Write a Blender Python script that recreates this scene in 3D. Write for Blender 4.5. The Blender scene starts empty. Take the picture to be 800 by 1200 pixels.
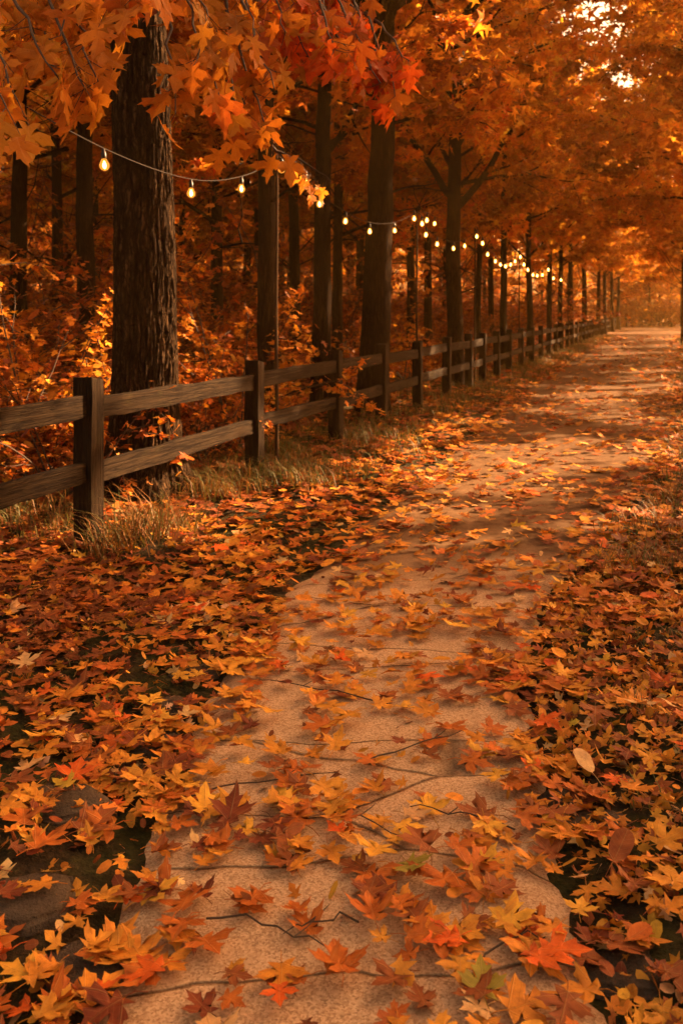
import bpy, bmesh, math, random
import numpy as np
from mathutils import Vector, Matrix, Euler, noise as mnoise

R = math.radians
C = bpy.context.scene.collection
scn = bpy.context.scene
rng = np.random.default_rng(7)
random.seed(7)

# ------------------------------------------------------------------ camera, sky, sun, exposure
F_PX, HZ, CAMH = 1100.0, 366.0, 1.55          # focal length in photo pixels, horizon row, eye height
cam_d = bpy.data.cameras.new('camera')
cam = bpy.data.objects.new('camera', cam_d); C.objects.link(cam)
cam.location = (0, 0, CAMH); cam.rotation_euler = (R(90), 0, 0)
cam_d.sensor_fit = 'VERTICAL'; cam_d.sensor_height = 36.0; cam_d.sensor_width = 24.0
cam_d.lens = F_PX / 1200.0 * 36.0
cam_d.shift_y = -(600 - HZ) / 1200.0
cam_d.clip_start = 0.05; cam_d.clip_end = 2000
cam_d.dof.use_dof = True; cam_d.dof.focus_distance = 3.6; cam_d.dof.aperture_fstop = 4.8
scn.camera = cam

SUN_EL, SUN_AZ = R(25), R(62)                 # azimuth measured from +Y (north) towards +X
world = bpy.data.worlds.new('World'); scn.world = world; world.use_nodes = True
wt = world.node_tree; wt.nodes.clear()
wo = wt.nodes.new('ShaderNodeOutputWorld'); bg = wt.nodes.new('ShaderNodeBackground')
sk = wt.nodes.new('ShaderNodeTexSky'); sk.sky_type = 'NISHITA'; sk.sun_disc = False
sk.sun_elevation = SUN_EL; sk.sun_rotation = SUN_AZ
sk.air_density = 1.0; sk.dust_density = 6.0; sk.ozone_density = 0.6; sk.altitude = 0
warm = wt.nodes.new('ShaderNodeMix'); warm.data_type = 'RGBA'; warm.blend_type = 'MULTIPLY'
warm.inputs[0].default_value = 1.0; warm.inputs[7].default_value = (1.0, 0.66, 0.36, 1)
wt.links.new(sk.outputs[0], warm.inputs[6]); wt.links.new(warm.outputs[2], bg.inputs[0])
bg.inputs[1].default_value = 0.10
wt.links.new(bg.outputs[0], wo.inputs[0])
sd = bpy.data.lights.new('sun', 'SUN'); sun = bpy.data.objects.new('sun', sd); C.objects.link(sun)
sd.energy = 5.0; sd.angle = R(0.6); sd.color = (1.0, 0.64, 0.32)
sdir = Vector((math.sin(SUN_AZ) * math.cos(SUN_EL), math.cos(SUN_AZ) * math.cos(SUN_EL), math.sin(SUN_EL)))
sun.rotation_euler = sdir.to_track_quat('Z', 'Y').to_euler()
vs = scn.view_settings
vs.view_transform = 'Standard'; vs.look = 'None'; vs.gamma = 1.0; vs.use_curve_mapping = False
vs.exposure = 2.7
scn.render.engine = 'CYCLES'
scn.cycles.max_bounces = 5; scn.cycles.diffuse_bounces = 3; scn.cycles.transmission_bounces = 3
scn.cycles.transparent_max_bounces = 8; scn.cycles.volume_bounces = 0

# ------------------------------------------------------------------ helpers
def D(py): return CAMH * F_PX / (py - HZ)                       # depth of a ground point seen on row py
def P(px, py, d): return Vector(((px - 400) / F_PX * d, d, CAMH + (HZ - py) / F_PX * d))
def G(px, py):
    d = D(py); return ((px - 400) / F_PX * d, d)
def fence_d(px): return 4142.0 / (770.0 - px)

def tag(o, label=None, cat=None, group=None, kind=None):
    if label: o['label'] = label
    if cat: o['category'] = cat
    if group: o['group'] = group
    if kind: o['kind'] = kind
    return o
def empty(name, loc=(0, 0, 0), rz=0.0, s=1.0):
    o = bpy.data.objects.new(name, None); C.objects.link(o)
    o.location = loc; o.rotation_euler = (0, 0, rz); o.scale = (s, s, s); o.empty_display_size = 0.2
    return o
def link(name, me, mat=None, parent=None, loc=None, rot=None):
    o = bpy.data.objects.new(name, me); C.objects.link(o)
    if mat is not None and len(me.materials) == 0: me.materials.append(mat)
    if parent is not None: o.parent = parent
    if loc is not None: o.location = loc
    if rot is not None: o.rotation_euler = rot
    return o
def build(name, V, polys, attrs=None, smooth=True):
    """V (n,3); polys: list of (m,k) int arrays; attrs: name -> (n,3) point vectors"""
    V = np.asarray(V, np.float32)
    me = bpy.data.meshes.new(name)
    me.vertices.add(len(V)); me.vertices.foreach_set('co', V.ravel())
    li = np.concatenate([p.ravel() for p in polys]).astype(np.int32)
    tot = np.concatenate([np.full(len(p), p.shape[1]) for p in polys])
    st = np.concatenate([[0], np.cumsum(tot)[:-1]]).astype(np.int32)
    me.loops.add(len(li)); me.loops.foreach_set('vertex_index', li)
    me.polygons.add(len(st)); me.polygons.foreach_set('loop_start', st)
    me.update(calc_edges=True)
    if smooth: me.polygons.foreach_set('use_smooth', np.ones(len(st), bool))
    for k, a in (attrs or {}).items():
        at = me.attributes.new(k, 'FLOAT_VECTOR', 'POINT')
        at.data.foreach_set('vector', np.asarray(a, np.float32).ravel())
    me.validate(clean_customdata=False)
    return me
class Acc:
    def __init__(s): s.V = []; s.T = []; s.Q = []; s.A = {}; s.n = 0
    def add(s, V, tris=None, quads=None, **attrs):
        V = np.asarray(V, float).reshape(-1, 3)
        if tris is not None and len(tris): s.T.append(np.asarray(tris) + s.n)
        if quads is not None and len(quads): s.Q.append(np.asarray(quads) + s.n)
        for k, a in attrs.items(): s.A.setdefault(k, []).append(a)
        s.V.append(V); s.n += len(V)
    def mesh(s, name, smooth=True):
        polys = []
        if s.T: polys.append(np.concatenate(s.T))
        if s.Q: polys.append(np.concatenate(s.Q))
        return build(name, np.concatenate(s.V), polys, {k: np.concatenate(a) for k, a in s.A.items()}, smooth)

def nz(x, y, z=0.0, s=1.0): return mnoise.noise(Vector((x * s, y * s, z)))

# ------------------------------------------------------------------ node helpers and materials
class N:
    def __init__(s, name):
        s.m = bpy.data.materials.new(name); s.m.use_nodes = True
        s.t = s.m.node_tree; s.t.nodes.clear()
        s.out = s.t.nodes.new('ShaderNodeOutputMaterial')
    def n(s, typ, ins=None, **kw):
        nd = s.t.nodes.new(typ)
        for k, v in kw.items(): setattr(nd, k, v)
        for k, v in (ins or {}).items():
            if isinstance(v, bpy.types.NodeSocket): s.t.links.new(v, nd.inputs[k])
            else: nd.inputs[k].default_value = v
        return nd
    def math(s, op, a, b=0.0, c=0.0, clamp=False):
        nd = s.n('ShaderNodeMath', {0: a, 1: b, 2: c}, operation=op); nd.use_clamp = clamp
        return nd.outputs[0]
    def mix(s, f, a, b, mode='MIX'):
        nd = s.n('ShaderNodeMix', {0: f, 6: a, 7: b}, data_type='RGBA', blend_type=mode)
        return nd.outputs[2]
    def noise(s, vec, scale, detail=4.0, rough=0.6, out=0):
        return s.n('ShaderNodeTexNoise', {'Vector': vec, 'Scale': scale, 'Detail': detail, 'Roughness': rough}).outputs[out]
    def ramp(s, f, stops):
        nd = s.n('ShaderNodeValToRGB', {0: f}); cr = nd.color_ramp
        while len(cr.elements) < len(stops): cr.elements.new(0.5)
        for e, (p, c) in zip(cr.elements, stops):
            e.position = p; e.color = (*c, 1) if len(c) == 3 else c
        return nd.outputs[0]
    def map(s, vec, scale=(1, 1, 1), rot=(0, 0, 0), loc=(0, 0, 0)):
        return s.n('ShaderNodeMapping', {'Vector': vec, 'Scale': scale, 'Rotation': rot, 'Location': loc}).outputs[0]
    def bump(s, h, strength, dist, normal=None):
        ins = {'Height': h, 'Strength': strength, 'Distance': dist}
        if normal is not None: ins['Normal'] = normal
        return s.n('ShaderNodeBump', ins).outputs[0]
    def principled(s, col, rough=0.8, normal=None, spec=0.3):
        ins = {'Base Color': col, 'Roughness': rough, 'Specular IOR Level': spec}
        if normal is not None: ins['Normal'] = normal
        return s.n('ShaderNodeBsdfPrincipled', ins).outputs[0]
    def done(s, sh):
        s.t.links.new(sh, s.out.inputs[0]); return s.m

def leaf_material(name, trans=0.3, veins=True, rough=0.5, mottled=0.5, tcol=(1.0, 0.80, 0.55, 1)):
    n = N(name)
    col = n.n('ShaderNodeAttribute', attribute_name='col').outputs[1]
    luv = n.n('ShaderNodeAttribute', attribute_name='luv').outputs[1]
    geo = n.n('ShaderNodeNewGeometry')
    inf = n.n('ShaderNodeObjectInfo')
    off = n.n('ShaderNodeVectorMath', {0: geo.outputs['Position'], 1: (0.37, 0.11, 0.5)}, operation='ADD').outputs[0]
    m1 = n.noise(off, 26.0, 4, 0.65)
    f = n.math('MULTIPLY', n.math('SUBTRACT', m1, 0.5), mottled * 2.2)
    val = n.math('ADD', 1.0, f)
    hs = n.n('ShaderNodeHueSaturation', {'Hue': n.math('ADD', 0.49, n.math('MULTIPLY', m1, 0.022)), 'Saturation': 1.0, 'Value': val, 'Color': col}).outputs[0]
    c = hs
    nrm = None
    if veins:
        sx = n.n('ShaderNodeSeparateXYZ', {0: luv})
        ax = n.math('ABSOLUTE', sx.outputs[0]); y = sx.outputs[1]
        d0 = ax
        def ray(dx, dy): return n.math('ABSOLUTE', n.math('SUBTRACT', n.math('MULTIPLY', ax, dy), n.math('MULTIPLY', y, dx)))
        d = n.math('MINIMUM', n.math('MINIMUM', d0, ray(0.76, 0.65)), ray(0.98, -0.2))
        # side veins as thin chevrons
        w = n.math('ABSOLUTE', n.math('SUBTRACT', n.math('FRACT', n.math('MULTIPLY', n.math('SUBTRACT', y, n.math('MULTIPLY', ax, 0.8)), 7.0)), 0.5))
        side = n.math('MULTIPLY', n.math('SUBTRACT', 1.0, n.math('MULTIPLY', w, 14.0), clamp=True), 0.35)
        v = n.math('SUBTRACT', 1.0, n.math('MULTIPLY', d, 60.0), clamp=True)
        v = n.math('MAXIMUM', v, side)
        c = n.mix(n.math('MULTIPLY', v, 0.4), hs, n.n('ShaderNodeMix', {0: 0.5, 6: hs, 7: (0.75, 0.42, 0.14, 1)}, data_type='RGBA').outputs[2])
        nrm = n.bump(v, 0.5, 0.004)
    # dry edges / spots
    sp = n.noise(off, 90.0, 2, 0.5)
    c = n.mix(n.math('MULTIPLY', n.math('SUBTRACT', sp, 0.62, clamp=True), 3.5, clamp=True), c, (0.10, 0.035, 0.012, 1))
    p = n.principled(c, rough, nrm, 0.10)
    tl = n.n('ShaderNodeBsdfTranslucent', {'Color': n.mix(1.0, c, tcol, 'MULTIPLY')}).outputs[0]
    return n.done(n.n('ShaderNodeMixShader', {0: trans, 1: p, 2: tl}).outputs[0])

def bark_material(name, big=False, c0=(0.012, 0.006, 0.003), c1=(0.055, 0.029, 0.014)):
    n = N(name)
    tc = n.n('ShaderNodeTexCoord').outputs['Object']
    warp = n.noise(tc, 3.0, 3, 0.6, 1)
    w = n.n('ShaderNodeVectorMath', {0: tc, 1: n.n('ShaderNodeVectorMath', {0: warp, 3: 0.10 if big else 0.06}, operation='SCALE').outputs[0]}, operation='ADD').outputs[0]
    m = n.map(w, (1, 1, 0.11))
    vo = n.n('ShaderNodeTexVoronoi', {'Vector': m, 'Scale': 17.0 if big else 30.0}, feature='DISTANCE_TO_EDGE').outputs[0]
    rn = n.noise(n.map(w, (1, 1, 0.09)), 21.0 if big else 26.0, 5, 0.65)
    ridge = n.math('MULTIPLY', n.math('ABSOLUTE', n.math('SUBTRACT', rn, 0.5)), 9.0, clamp=True)
    fiss = n.math('MULTIPLY', n.math('MULTIPLY', vo, 4.5, clamp=True), ridge)
    fine = n.noise(n.map(w, (1, 1, 0.4)), 85.0, 6, 0.75)
    if big:
        cross = n.n('ShaderNodeTexVoronoi', {'Vector': n.map(w, (1, 1, 0.55)), 'Scale': 15.0}, feature='DISTANCE_TO_EDGE').outputs[0]
        fiss = n.math('MULTIPLY', fiss, n.math('ADD', 0.35, n.math('MULTIPLY', cross, 6.0), clamp=True))
    h = n.math('ADD', n.math('MULTIPLY', fiss, 0.8), n.math('MULTIPLY', fine, 0.4))
    patch = n.noise(tc, 2.2, 3, 0.6)
    c = n.ramp(n.math('MULTIPLY', h, n.math('ADD', 0.55, n.math('MULTIPLY', patch, 0.8))), [(0.12, c0), (0.55, tuple(0.5 * (a + b) for a, b in zip(c0, c1))), (0.95, c1)])
    return n.done(n.principled(c, 0.9, n.bump(h, 1.0, 0.045 if big else 0.03), 0.04))

def wood_material(name, along):
    n = N(name)
    tc = n.n('ShaderNodeTexCoord').outputs['Object']
    inf = n.n('ShaderNodeObjectInfo').outputs['Random']
    sc = (0.35, 14, 14) if along == 'X' else (14, 14, 0.35)
    off = n.n('ShaderNodeVectorMath', {0: tc, 1: n.n('ShaderNodeCombineXYZ', {0: n.math('MULTIPLY', inf, 17.0), 1: inf, 2: n.math('MULTIPLY', inf, 9.0)}).outputs[0]}, operation='ADD').outputs[0]
    g = n.noise(n.map(off, sc), 2.4, 6, 0.62)
    g2 = n.noise(n.map(off, (sc[0] * 4, sc[1] * 3, sc[2] * 4)), 4.0, 5, 0.75)
    blot = n.noise(off, 2.6, 4, 0.6)
    crack = n.math('SUBTRACT', 1.0, n.math('MULTIPLY', n.math('ABSOLUTE', n.math('SUBTRACT', g, 0.5)), 26.0), clamp=True)
    c = n.ramp(g2, [(0.25, (0.005, 0.0025, 0.0012)), (0.5, (0.022, 0.0115, 0.005)), (0.78, (0.070, 0.039, 0.018))])
    c = n.mix(n.ramp(blot, [(0.35, (0, 0, 0)), (0.75, (1, 1, 1))]), c, (0.36, 0.21, 0.115, 1), 'MIX') if False else n.mix(n.math('MULTIPLY', n.math('SUBTRACT', blot, 0.45, clamp=True), 2.0, clamp=True), c, (0.050, 0.028, 0.013, 1))
    c = n.mix(n.math('MULTIPLY', crack, 0.95), c, (0.02, 0.010, 0.006, 1))
    moss = n.math('MULTIPLY', n.math('SUBTRACT', n.noise(off, 5.0, 5, 0.7), 0.58, clamp=True), 4.0, clamp=True)
    c = n.mix(n.math('MULTIPLY', moss, 0.45), c, (0.075, 0.06, 0.018, 1))
    h = n.math('SUBTRACT', n.math('ADD', n.math('MULTIPLY', g2, 0.5), g), n.math('MULTIPLY', crack, 0.6))
    return n.done(n.principled(c, 0.78, n.bump(h, 1.0, 0.022), 0.06))

M = {}
M['leaf_ground'] = leaf_material('fallen_leaf', 0.12, True, 0.5, 0.7)
M['leaf_near'] = leaf_material('hanging_leaf', 0.62, True, 0.42, 0.30, (1.0, 0.95, 0.6, 1))
M['leaf_crown'] = leaf_material('crown_leaf', 0.55, False, 0.5, 0.5, (1.0, 0.95, 0.6, 1))
M['leaf_shrub'] = leaf_material('shrub_leaf', 0.35, False, 0.5, 0.6, (1.0, 0.9, 0.5, 1))
M['bark_big'] = bark_material('furrowed_bark', True, (0.008, 0.004, 0.002), (0.13, 0.068, 0.032))
M['bark'] = bark_material('bark')
M['wood_z'] = wood_material('weathered_post', 'Z')
M['wood_x'] = wood_material('weathered_rail', 'X')

def ground_material():
    n = N('forest_floor')
    pos = n.n('ShaderNodeNewGeometry').outputs['Position']
    a = n.noise(pos, 2.0, 6, 0.7); b = n.noise(pos, 22.0, 5, 0.7)
    v = n.n('ShaderNodeTexVoronoi', {'Vector': pos, 'Scale': 17.0}, feature='F1')
    lit = n.n('ShaderNodeSeparateColor', {0: v.outputs['Color']}).outputs[0]
    soil = n.ramp(b, [(0.3, (0.014, 0.008, 0.004)), (0.7, (0.060, 0.034, 0.015))])
    moss = n.ramp(b, [(0.3, (0.012, 0.012, 0.003)), (0.7, (0.055, 0.046, 0.011))])
    c = n.mix(n.math('MULTIPLY', n.math('SUBTRACT', a, 0.42, clamp=True), 7.0, clamp=True), soil, moss)
    litter = n.ramp(lit, [(0.0, (0.09, 0.028, 0.010)), (0.5, (0.24, 0.075, 0.016)), (1.0, (0.36, 0.14, 0.03))])
    far = n.n('ShaderNodeSeparateXYZ', {0: pos}).outputs[1]
    fm = n.math('MULTIPLY', n.math('SUBTRACT', far, 12.0), 0.08, clamp=True)
    c = n.mix(n.math('MULTIPLY', fm, n.math('GREATER_THAN', n.noise(pos, 5.0, 5, 0.8), 0.50)), c, litter)
    h = n.math('ADD', b, n.math('MULTIPLY', v.outputs['Distance'], 0.5))
    return n.done(n.principled(c, 0.95, n.bump(h, 1.0, 0.03), 0.1))
M['ground'] = ground_material()

def path_material():
    n = N('sandy_path')
    pos = n.n('ShaderNodeNewGeometry').outputs['Position']
    grain = n.noise(pos, 260.0, 3, 0.8); peb = n.n('ShaderNodeTexVoronoi', {'Vector': pos, 'Scale': 190.0}).outputs
    ps = n.n('ShaderNodeSeparateColor', {0: peb['Color']}).outputs[0]
    big = n.noise(pos, 1.7, 5, 0.6)
    stain = n.noise(pos, 7.0, 5, 0.75)
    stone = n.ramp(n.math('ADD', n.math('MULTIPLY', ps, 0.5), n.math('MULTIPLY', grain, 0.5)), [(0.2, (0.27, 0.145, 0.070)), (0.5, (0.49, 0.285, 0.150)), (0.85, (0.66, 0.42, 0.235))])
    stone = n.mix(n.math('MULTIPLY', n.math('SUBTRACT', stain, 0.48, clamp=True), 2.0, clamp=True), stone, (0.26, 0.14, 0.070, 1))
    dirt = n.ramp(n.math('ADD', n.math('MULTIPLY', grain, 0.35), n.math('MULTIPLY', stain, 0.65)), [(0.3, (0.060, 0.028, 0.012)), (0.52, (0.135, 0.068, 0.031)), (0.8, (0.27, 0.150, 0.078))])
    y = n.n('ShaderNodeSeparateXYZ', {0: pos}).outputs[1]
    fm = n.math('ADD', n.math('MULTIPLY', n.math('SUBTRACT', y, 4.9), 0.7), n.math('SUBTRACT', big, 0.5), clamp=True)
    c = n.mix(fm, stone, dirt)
    # joints between the irregular slabs
    wv = n.n('ShaderNodeVectorMath', {0: pos, 1: n.n('ShaderNodeVectorMath', {0: n.noise(pos, 2.2, 3, 0.5, 1), 3: 0.16}, operation='SCALE').outputs[0]}, operation='ADD').outputs[0]
    jv = n.n('ShaderNodeTexVoronoi', {'Vector': n.map(wv, (0.42, 1.75, 0.0), (0, 0, R(-20))), 'Scale': 1.0, 'Randomness': 0.75}, feature='DISTANCE_TO_EDGE').outputs[0]
    j = n.math('SUBTRACT', 1.0, n.math('MULTIPLY', jv, 130.0), clamp=True)
    j = n.math('MULTIPLY', j, n.math('SUBTRACT', 1.0, n.math('MULTIPLY', fm, 1.0), clamp=True))
    c = n.mix(n.math('MULTIPLY', j, 0.75), c, (0.035, 0.018, 0.010, 1))
    h = n.math('SUBTRACT', n.math('ADD', n.math('MULTIPLY', grain, 0.25), n.math('MULTIPLY', stain, 0.7)), n.math('MULTIPLY', j, 1.5))
    return n.done(n.principled(c, 0.9, n.bump(h, 0.8, 0.008), 0.05))
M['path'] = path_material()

def stone_material():
    n = N('edging_stone')
    tc = n.n('ShaderNodeNewGeometry').outputs['Position']
    a = n.noise(tc, 14.0, 6, 0.7); b = n.noise(tc, 120.0, 3, 0.8)
    c = n.ramp(n.math('ADD', n.math('MULTIPLY', a, 0.65), n.math('MULTIPLY', b, 0.35)), [(0.3, (0.045, 0.028, 0.017)), (0.5, (0.12, 0.078, 0.050)), (0.62, (0.13, 0.085, 0.054)), (0.75, (0.21, 0.14, 0.092))])
    return n.done(n.principled(c, 0.85, n.bump(n.math('ADD', a, n.math('MULTIPLY', b, 0.5)), 1.0, 0.035), 0.08))
M['stone'] = stone_material()
def plain(name, col, rough=0.7, spec=0.3):
    n = N(name)
    v = n.noise(n.n('ShaderNodeTexCoord').outputs['Object'], 40.0, 3, 0.6)
    c = n.mix(v, (col[0] * 0.7, col[1] * 0.7, col[2] * 0.7, 1), (*[min(1, k * 1.3) for k in col], 1))
    return n.done(n.principled(c, rough, None, spec))
M['twig'] = plain('twig_bark', (0.055, 0.028, 0.014))
M['cable'] = plain('cable_rubber', (0.020, 0.012, 0.008), 0.7, 0.1)
M['socket'] = plain('socket_plastic', (0.02, 0.012, 0.008), 0.4)
M['pole'] = plain('pole_wood', (0.050, 0.027, 0.013), 0.9, 0.05)
def emis(name, col, st, alpha=None):
    n = N(name)
    e = n.n('ShaderNodeEmission', {0: (*col, 1), 1: st}).outputs[0]
    if alpha is None: return n.done(e)
    t = n.n('ShaderNodeBsdfTransparent', {0: (1.0, 0.75, 0.4, 1)}).outputs[0]
    fr = n.n('ShaderNodeLayerWeight', {0: 0.45}).outputs['Facing']
    f = n.math('ADD', alpha, n.math('MULTIPLY', fr, 0.6), clamp=True)
    return n.done(n.n('ShaderNodeMixShader', {0: f, 1: t, 2: e}).outputs[0])
M['glow'] = emis('lit_filament', (1.0, 0.50, 0.15), 16.0)
M['bulb_glass'] = emis('lit_amber_glass', (1.0, 0.34, 0.04), 0.24, 0.45)
def grass_mat():
    n = N('grass_blade')
    col = n.n('ShaderNodeAttribute', attribute_name='col').outputs[1]
    p = n.principled(col, 0.6, None, 0.3)
    t = n.n('ShaderNodeBsdfTranslucent', {'Color': col}).outputs[0]
    return n.done(n.n('ShaderNodeMixShader', {0: 0.3, 1: p, 2: t}).outputs[0])
M['grass'] = grass_mat()

# ------------------------------------------------------------------ leaf templates
HALF = np.array([(0.0, 0.02), (0.12, -0.05), (0.36, -0.07), (0.27, 0.05), (0.20, 0.14), (0.38, 0.19), (0.60, 0.27), (0.58, 0.36),
                 (0.74, 0.52), (0.53, 0.50), (0.42, 0.58), (0.34, 0.49), (0.17, 0.44), (0.20, 0.58), (0.31, 0.73), (0.16, 0.75), (0.10, 0.88), (0.0, 1.06)])
HALF[:, 0] *= 0.86
def outline(idx, jit=0.0, rs=None):
    r = HALF[idx].copy()
    l = r[1:-1][::-1].copy(); l[:, 0] *= -1
    o = np.concatenate([r, l])
    if jit: o = o + rs.normal(0, jit, o.shape)
    return o
def template(seed, lod, oval=False):
    rs = np.random.default_rng(seed)
    if oval:
        t = np.linspace(0, 2 * np.pi, 14 if lod == 0 else 8, endpoint=False)
        o = np.stack([0.30 * np.sin(t) * (1 - 0.15 * np.cos(t)), 0.5 - 0.5 * np.cos(t)], 1)
        c = np.array([0, 0.5])
    else:
        o = outline(list(range(18)) if lod == 0 else ([0, 2, 4, 8, 12, 14, 17] if lod == 1 else [0, 2, 4, 8, 12, 17]), 0.015, rs)
        c = np.array([0, 0.34])
        o = (o - c) * (1, 1) * rs.uniform(0.9, 1.1, 2) + c
    k = len(o)
    if lod == 0:
        mid = c + (o - c) * 0.5
        xy = np.concatenate([o, mid, [c]])
    else:
        xy = np.concatenate([o, [c]])
    x, y = xy[:, 0], xy[:, 1]
    rel = xy - c; r = np.hypot(rel[:, 0], rel[:, 1]); th = np.arctan2(rel[:, 0], rel[:, 1])
    amp = (rs.uniform(0.15, 0.65) if seed % 4 else rs.uniform(0.65, 1.0)) if lod < 2 else rs.uniform(0.3, 1.0)
    z = (rs.uniform(-0.35, 0.45) * x ** 2 * 2 + rs.uniform(-0.3, 0.5) * (y - 0.35) ** 2 + rs.uniform(-0.05, 0.35) * np.abs(x)
         + 0.16 * np.sin(3 * th + rs.uniform(0, 6)) * r ** 1.5 + 0.12 * np.sin(5 * th + rs.uniform(0, 6)) * r ** 2) * amp
    z -= z.min() * 0.6
    V = np.stack([x, y, z], 1)
    i = np.arange(k); j = (i + 1) % k
    if lod == 0:
        quads = np.stack([i, j, j + k, i + k], 1); tris = np.stack([i + k, j + k, np.full(k, 2 * k)], 1)
        # leaf stalk
        b = V[0].copy(); bend = rs.uniform(-0.18, 0.18)
        st = []
        for t in (0.0, 0.5, 1.0):
            cx = bend * t * t; cy = b[1] - 0.48 * t; cz = b[2] * (1 - t) + 0.05 * math.sin(3 * t)
            w = 0.011 - 0.003 * t
            st += [(cx - w, cy, cz), (cx + w, cy, cz), (cx, cy, cz + 0.018)]
        n0 = len(V); V = np.concatenate([V, np.array(st)])
        q = []
        for s in range(2):
            a = n0 + 3 * s; bq = a + 3
            q += [(a, a + 2, bq + 2, bq), (a + 2, a + 1, bq + 1, bq + 2), (a + 1, a, bq, bq + 1)]
        quads = np.concatenate([quads, np.array(q)])
    else:
        quads = np.zeros((0, 4), int); tris = np.stack([i, j, np.full(k, k)], 1)
    # centre on the blade
    luv = V.copy(); luv[:, 2] = 0
    V[:, 1] -= 0.42 if not oval else 0.5
    return V, tris, quads, luv
T0 = [template(s, 0) for s in range(12)]; T0o = [template(50 + s, 0, True) for s in range(4)]
T1 = [template(s + 100, 1) for s in range(10)] + [template(150 + s, 1, True) for s in range(2)]
T2 = [template(s + 200, 2) for s in range(8)]
def rotmats(yaw, pitch, roll):
    cy, sy, cp, sp, cr, sr = np.cos(yaw), np.sin(yaw), np.cos(pitch), np.sin(pitch), np.cos(roll), np.sin(roll)
    o, z = np.ones_like(yaw), np.zeros_like(yaw)
    Rz = np.stack([cy, -sy, z, sy, cy, z, z, z, o], -1).reshape(-1, 3, 3)
    Rx = np.stack([o, z, z, z, cp, -sp, z, sp, cp], -1).reshape(-1, 3, 3)
    Ry = np.stack([cr, z, sr, z, o, z, -sr, z, cr], -1).reshape(-1, 3, 3)
    return Rz @ Rx @ Ry
def put_leaves(acc, temps, pos, Rm, s, col, tid=None, luvs=True):
    n = len(pos)
    if tid is None: tid = rng.integers(0, len(temps), n)
    for k, (V, T, Q, luv) in enumerate(temps):
        m = np.where(tid == k)[0]
        if not len(m): continue
        W = np.einsum('nij,kj->nki', Rm[m], V) * s[m][:, None, None] + pos[m][:, None, :]
        off = (np.arange(len(m)) * len(V))[:, None, None]
        kw = dict(col=np.repeat(col[m], len(V), 0), luv=np.tile(luv, (len(m), 1)))
        acc.add(W, (T[None] + off).reshape(-1, 3) if len(T) else None, (Q[None] + off).reshape(-1, 4) if len(Q) else None, **kw)
PAL = {
    'orange': (0.55, 0.185, 0.022), 'deep orange': (0.42, 0.100, 0.016), 'rust brown': (0.24, 0.062, 0.018), 'dark red brown': (0.17, 0.036, 0.014),
    'golden yellow': (0.66, 0.30, 0.035), 'bright red orange': (0.60, 0.095, 0.014), 'pale tan': (0.60, 0.33, 0.13), 'amber': (0.56, 0.215, 0.026)}
def palette(n, weights, var=0.12):
    k = list(weights); w = np.array([weights[a] for a in k], float); w /= w.sum()
    i = rng.choice(len(k), n, p=w)
    c = np.array([PAL[a] for a in k])[i]
    c = c * np.exp(rng.normal(0, var, (n, 1))) * np.exp(rng.normal(0, var * 0.35, (n, 3)))
    return np.clip(c, 0.004, 0.8), i, k

# ------------------------------------------------------------------ ground and path
LEFT = [G(70, 1260), G(90, 1200), G(145, 1040), G(205, 880), G(266, 770), G(328, 700), G(425, 610), G(548, 510), G(610, 460), G(652, 430), G(690, 410), G(714, 398), G(735, 387), G(746, 381)]
RIGHT = [G(730, 1260), G(712, 1200), G(664, 1010), G(634, 880), G(622, 800), G(645, 700), G(732, 610), G(785, 520), G(792, 460), G(794, 430), G(793, 410), G(791, 398), G(787, 387), G(783, 381)]
LEFT = np.array([(LEFT[0][0] - 0.05, 0.2)] + [(LEFT[0][0], 1.2)] + LEFT); RIGHT = np.array([(RIGHT[0][0] + 0.05, 0.2)] + [(RIGHT[0][0], 1.2)] + RIGHT)
def path_edges(y): return np.interp(y, LEFT[:, 1], LEFT[:, 0]), np.interp(y, RIGHT[:, 1], RIGHT[:, 0])
def fence_x(y): return y * 0.33636 - 4142.0 / 1100.0 + 0.0   # the fence line on the ground: X of the line at depth y
# (px-400)/1100*d with px = 770 - 4142/d
def hgt(x, y):
    x = np.asarray(x, float); y = np.asarray(y, float)
    l, r = path_edges(y)
    out = np.maximum(np.maximum(l - x, x - r), 0)
    k = np.clip(out / 0.3, 0, 1)
    b = 0.035 * np.sin(x * 2.3 + 1.3 * np.sin(y * 1.1)) * np.cos(y * 1.9 + x) + 0.02 * np.sin(x * 5.1 + y * 4.3) + 0.035
    far = np.clip((out - 3) / 12, 0, 1)
    return k * b + far * (0.25 * np.sin(x * 0.35 + 2) * np.cos(y * 0.23) + 0.25) - 0.012
def axis(lo, hi, near, fine, coarse):
    a = [near[0]]
    v = near[0]
    while v > lo: v -= max(fine, (near[0] - v) * 0.12 + fine); a.insert(0, v)
    v = near[0]
    while v < near[1]: v += fine; a.append(v)
    while v < hi: v += max(fine, (v - near[1]) * 0.12 + fine); a.append(v)
    return np.array(a)
gx = axis(-150, 190, (-5, 9), 0.11, 5); gy = axis(-60, 260, (0.5, 16), 0.11, 5)
XX, YY = np.meshgrid(gx, gy); ZZ = hgt(XX, YY)
nx, ny = len(gx), len(gy)
ii = (np.arange(ny - 1)[:, None] * nx + np.arange(nx - 1)[None]).ravel()
gm = build('ground', np.stack([XX.ravel(), YY.ravel(), ZZ.ravel()], 1), [np.stack([ii, ii + 1, ii + nx + 1, ii + nx], 1)])
tag(link('ground', gm, M['ground']), kind='structure')
ys = np.concatenate([np.arange(0.3, 14, 0.035), np.linspace(14, 100, 150)])
pv = []
K = 15
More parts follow.
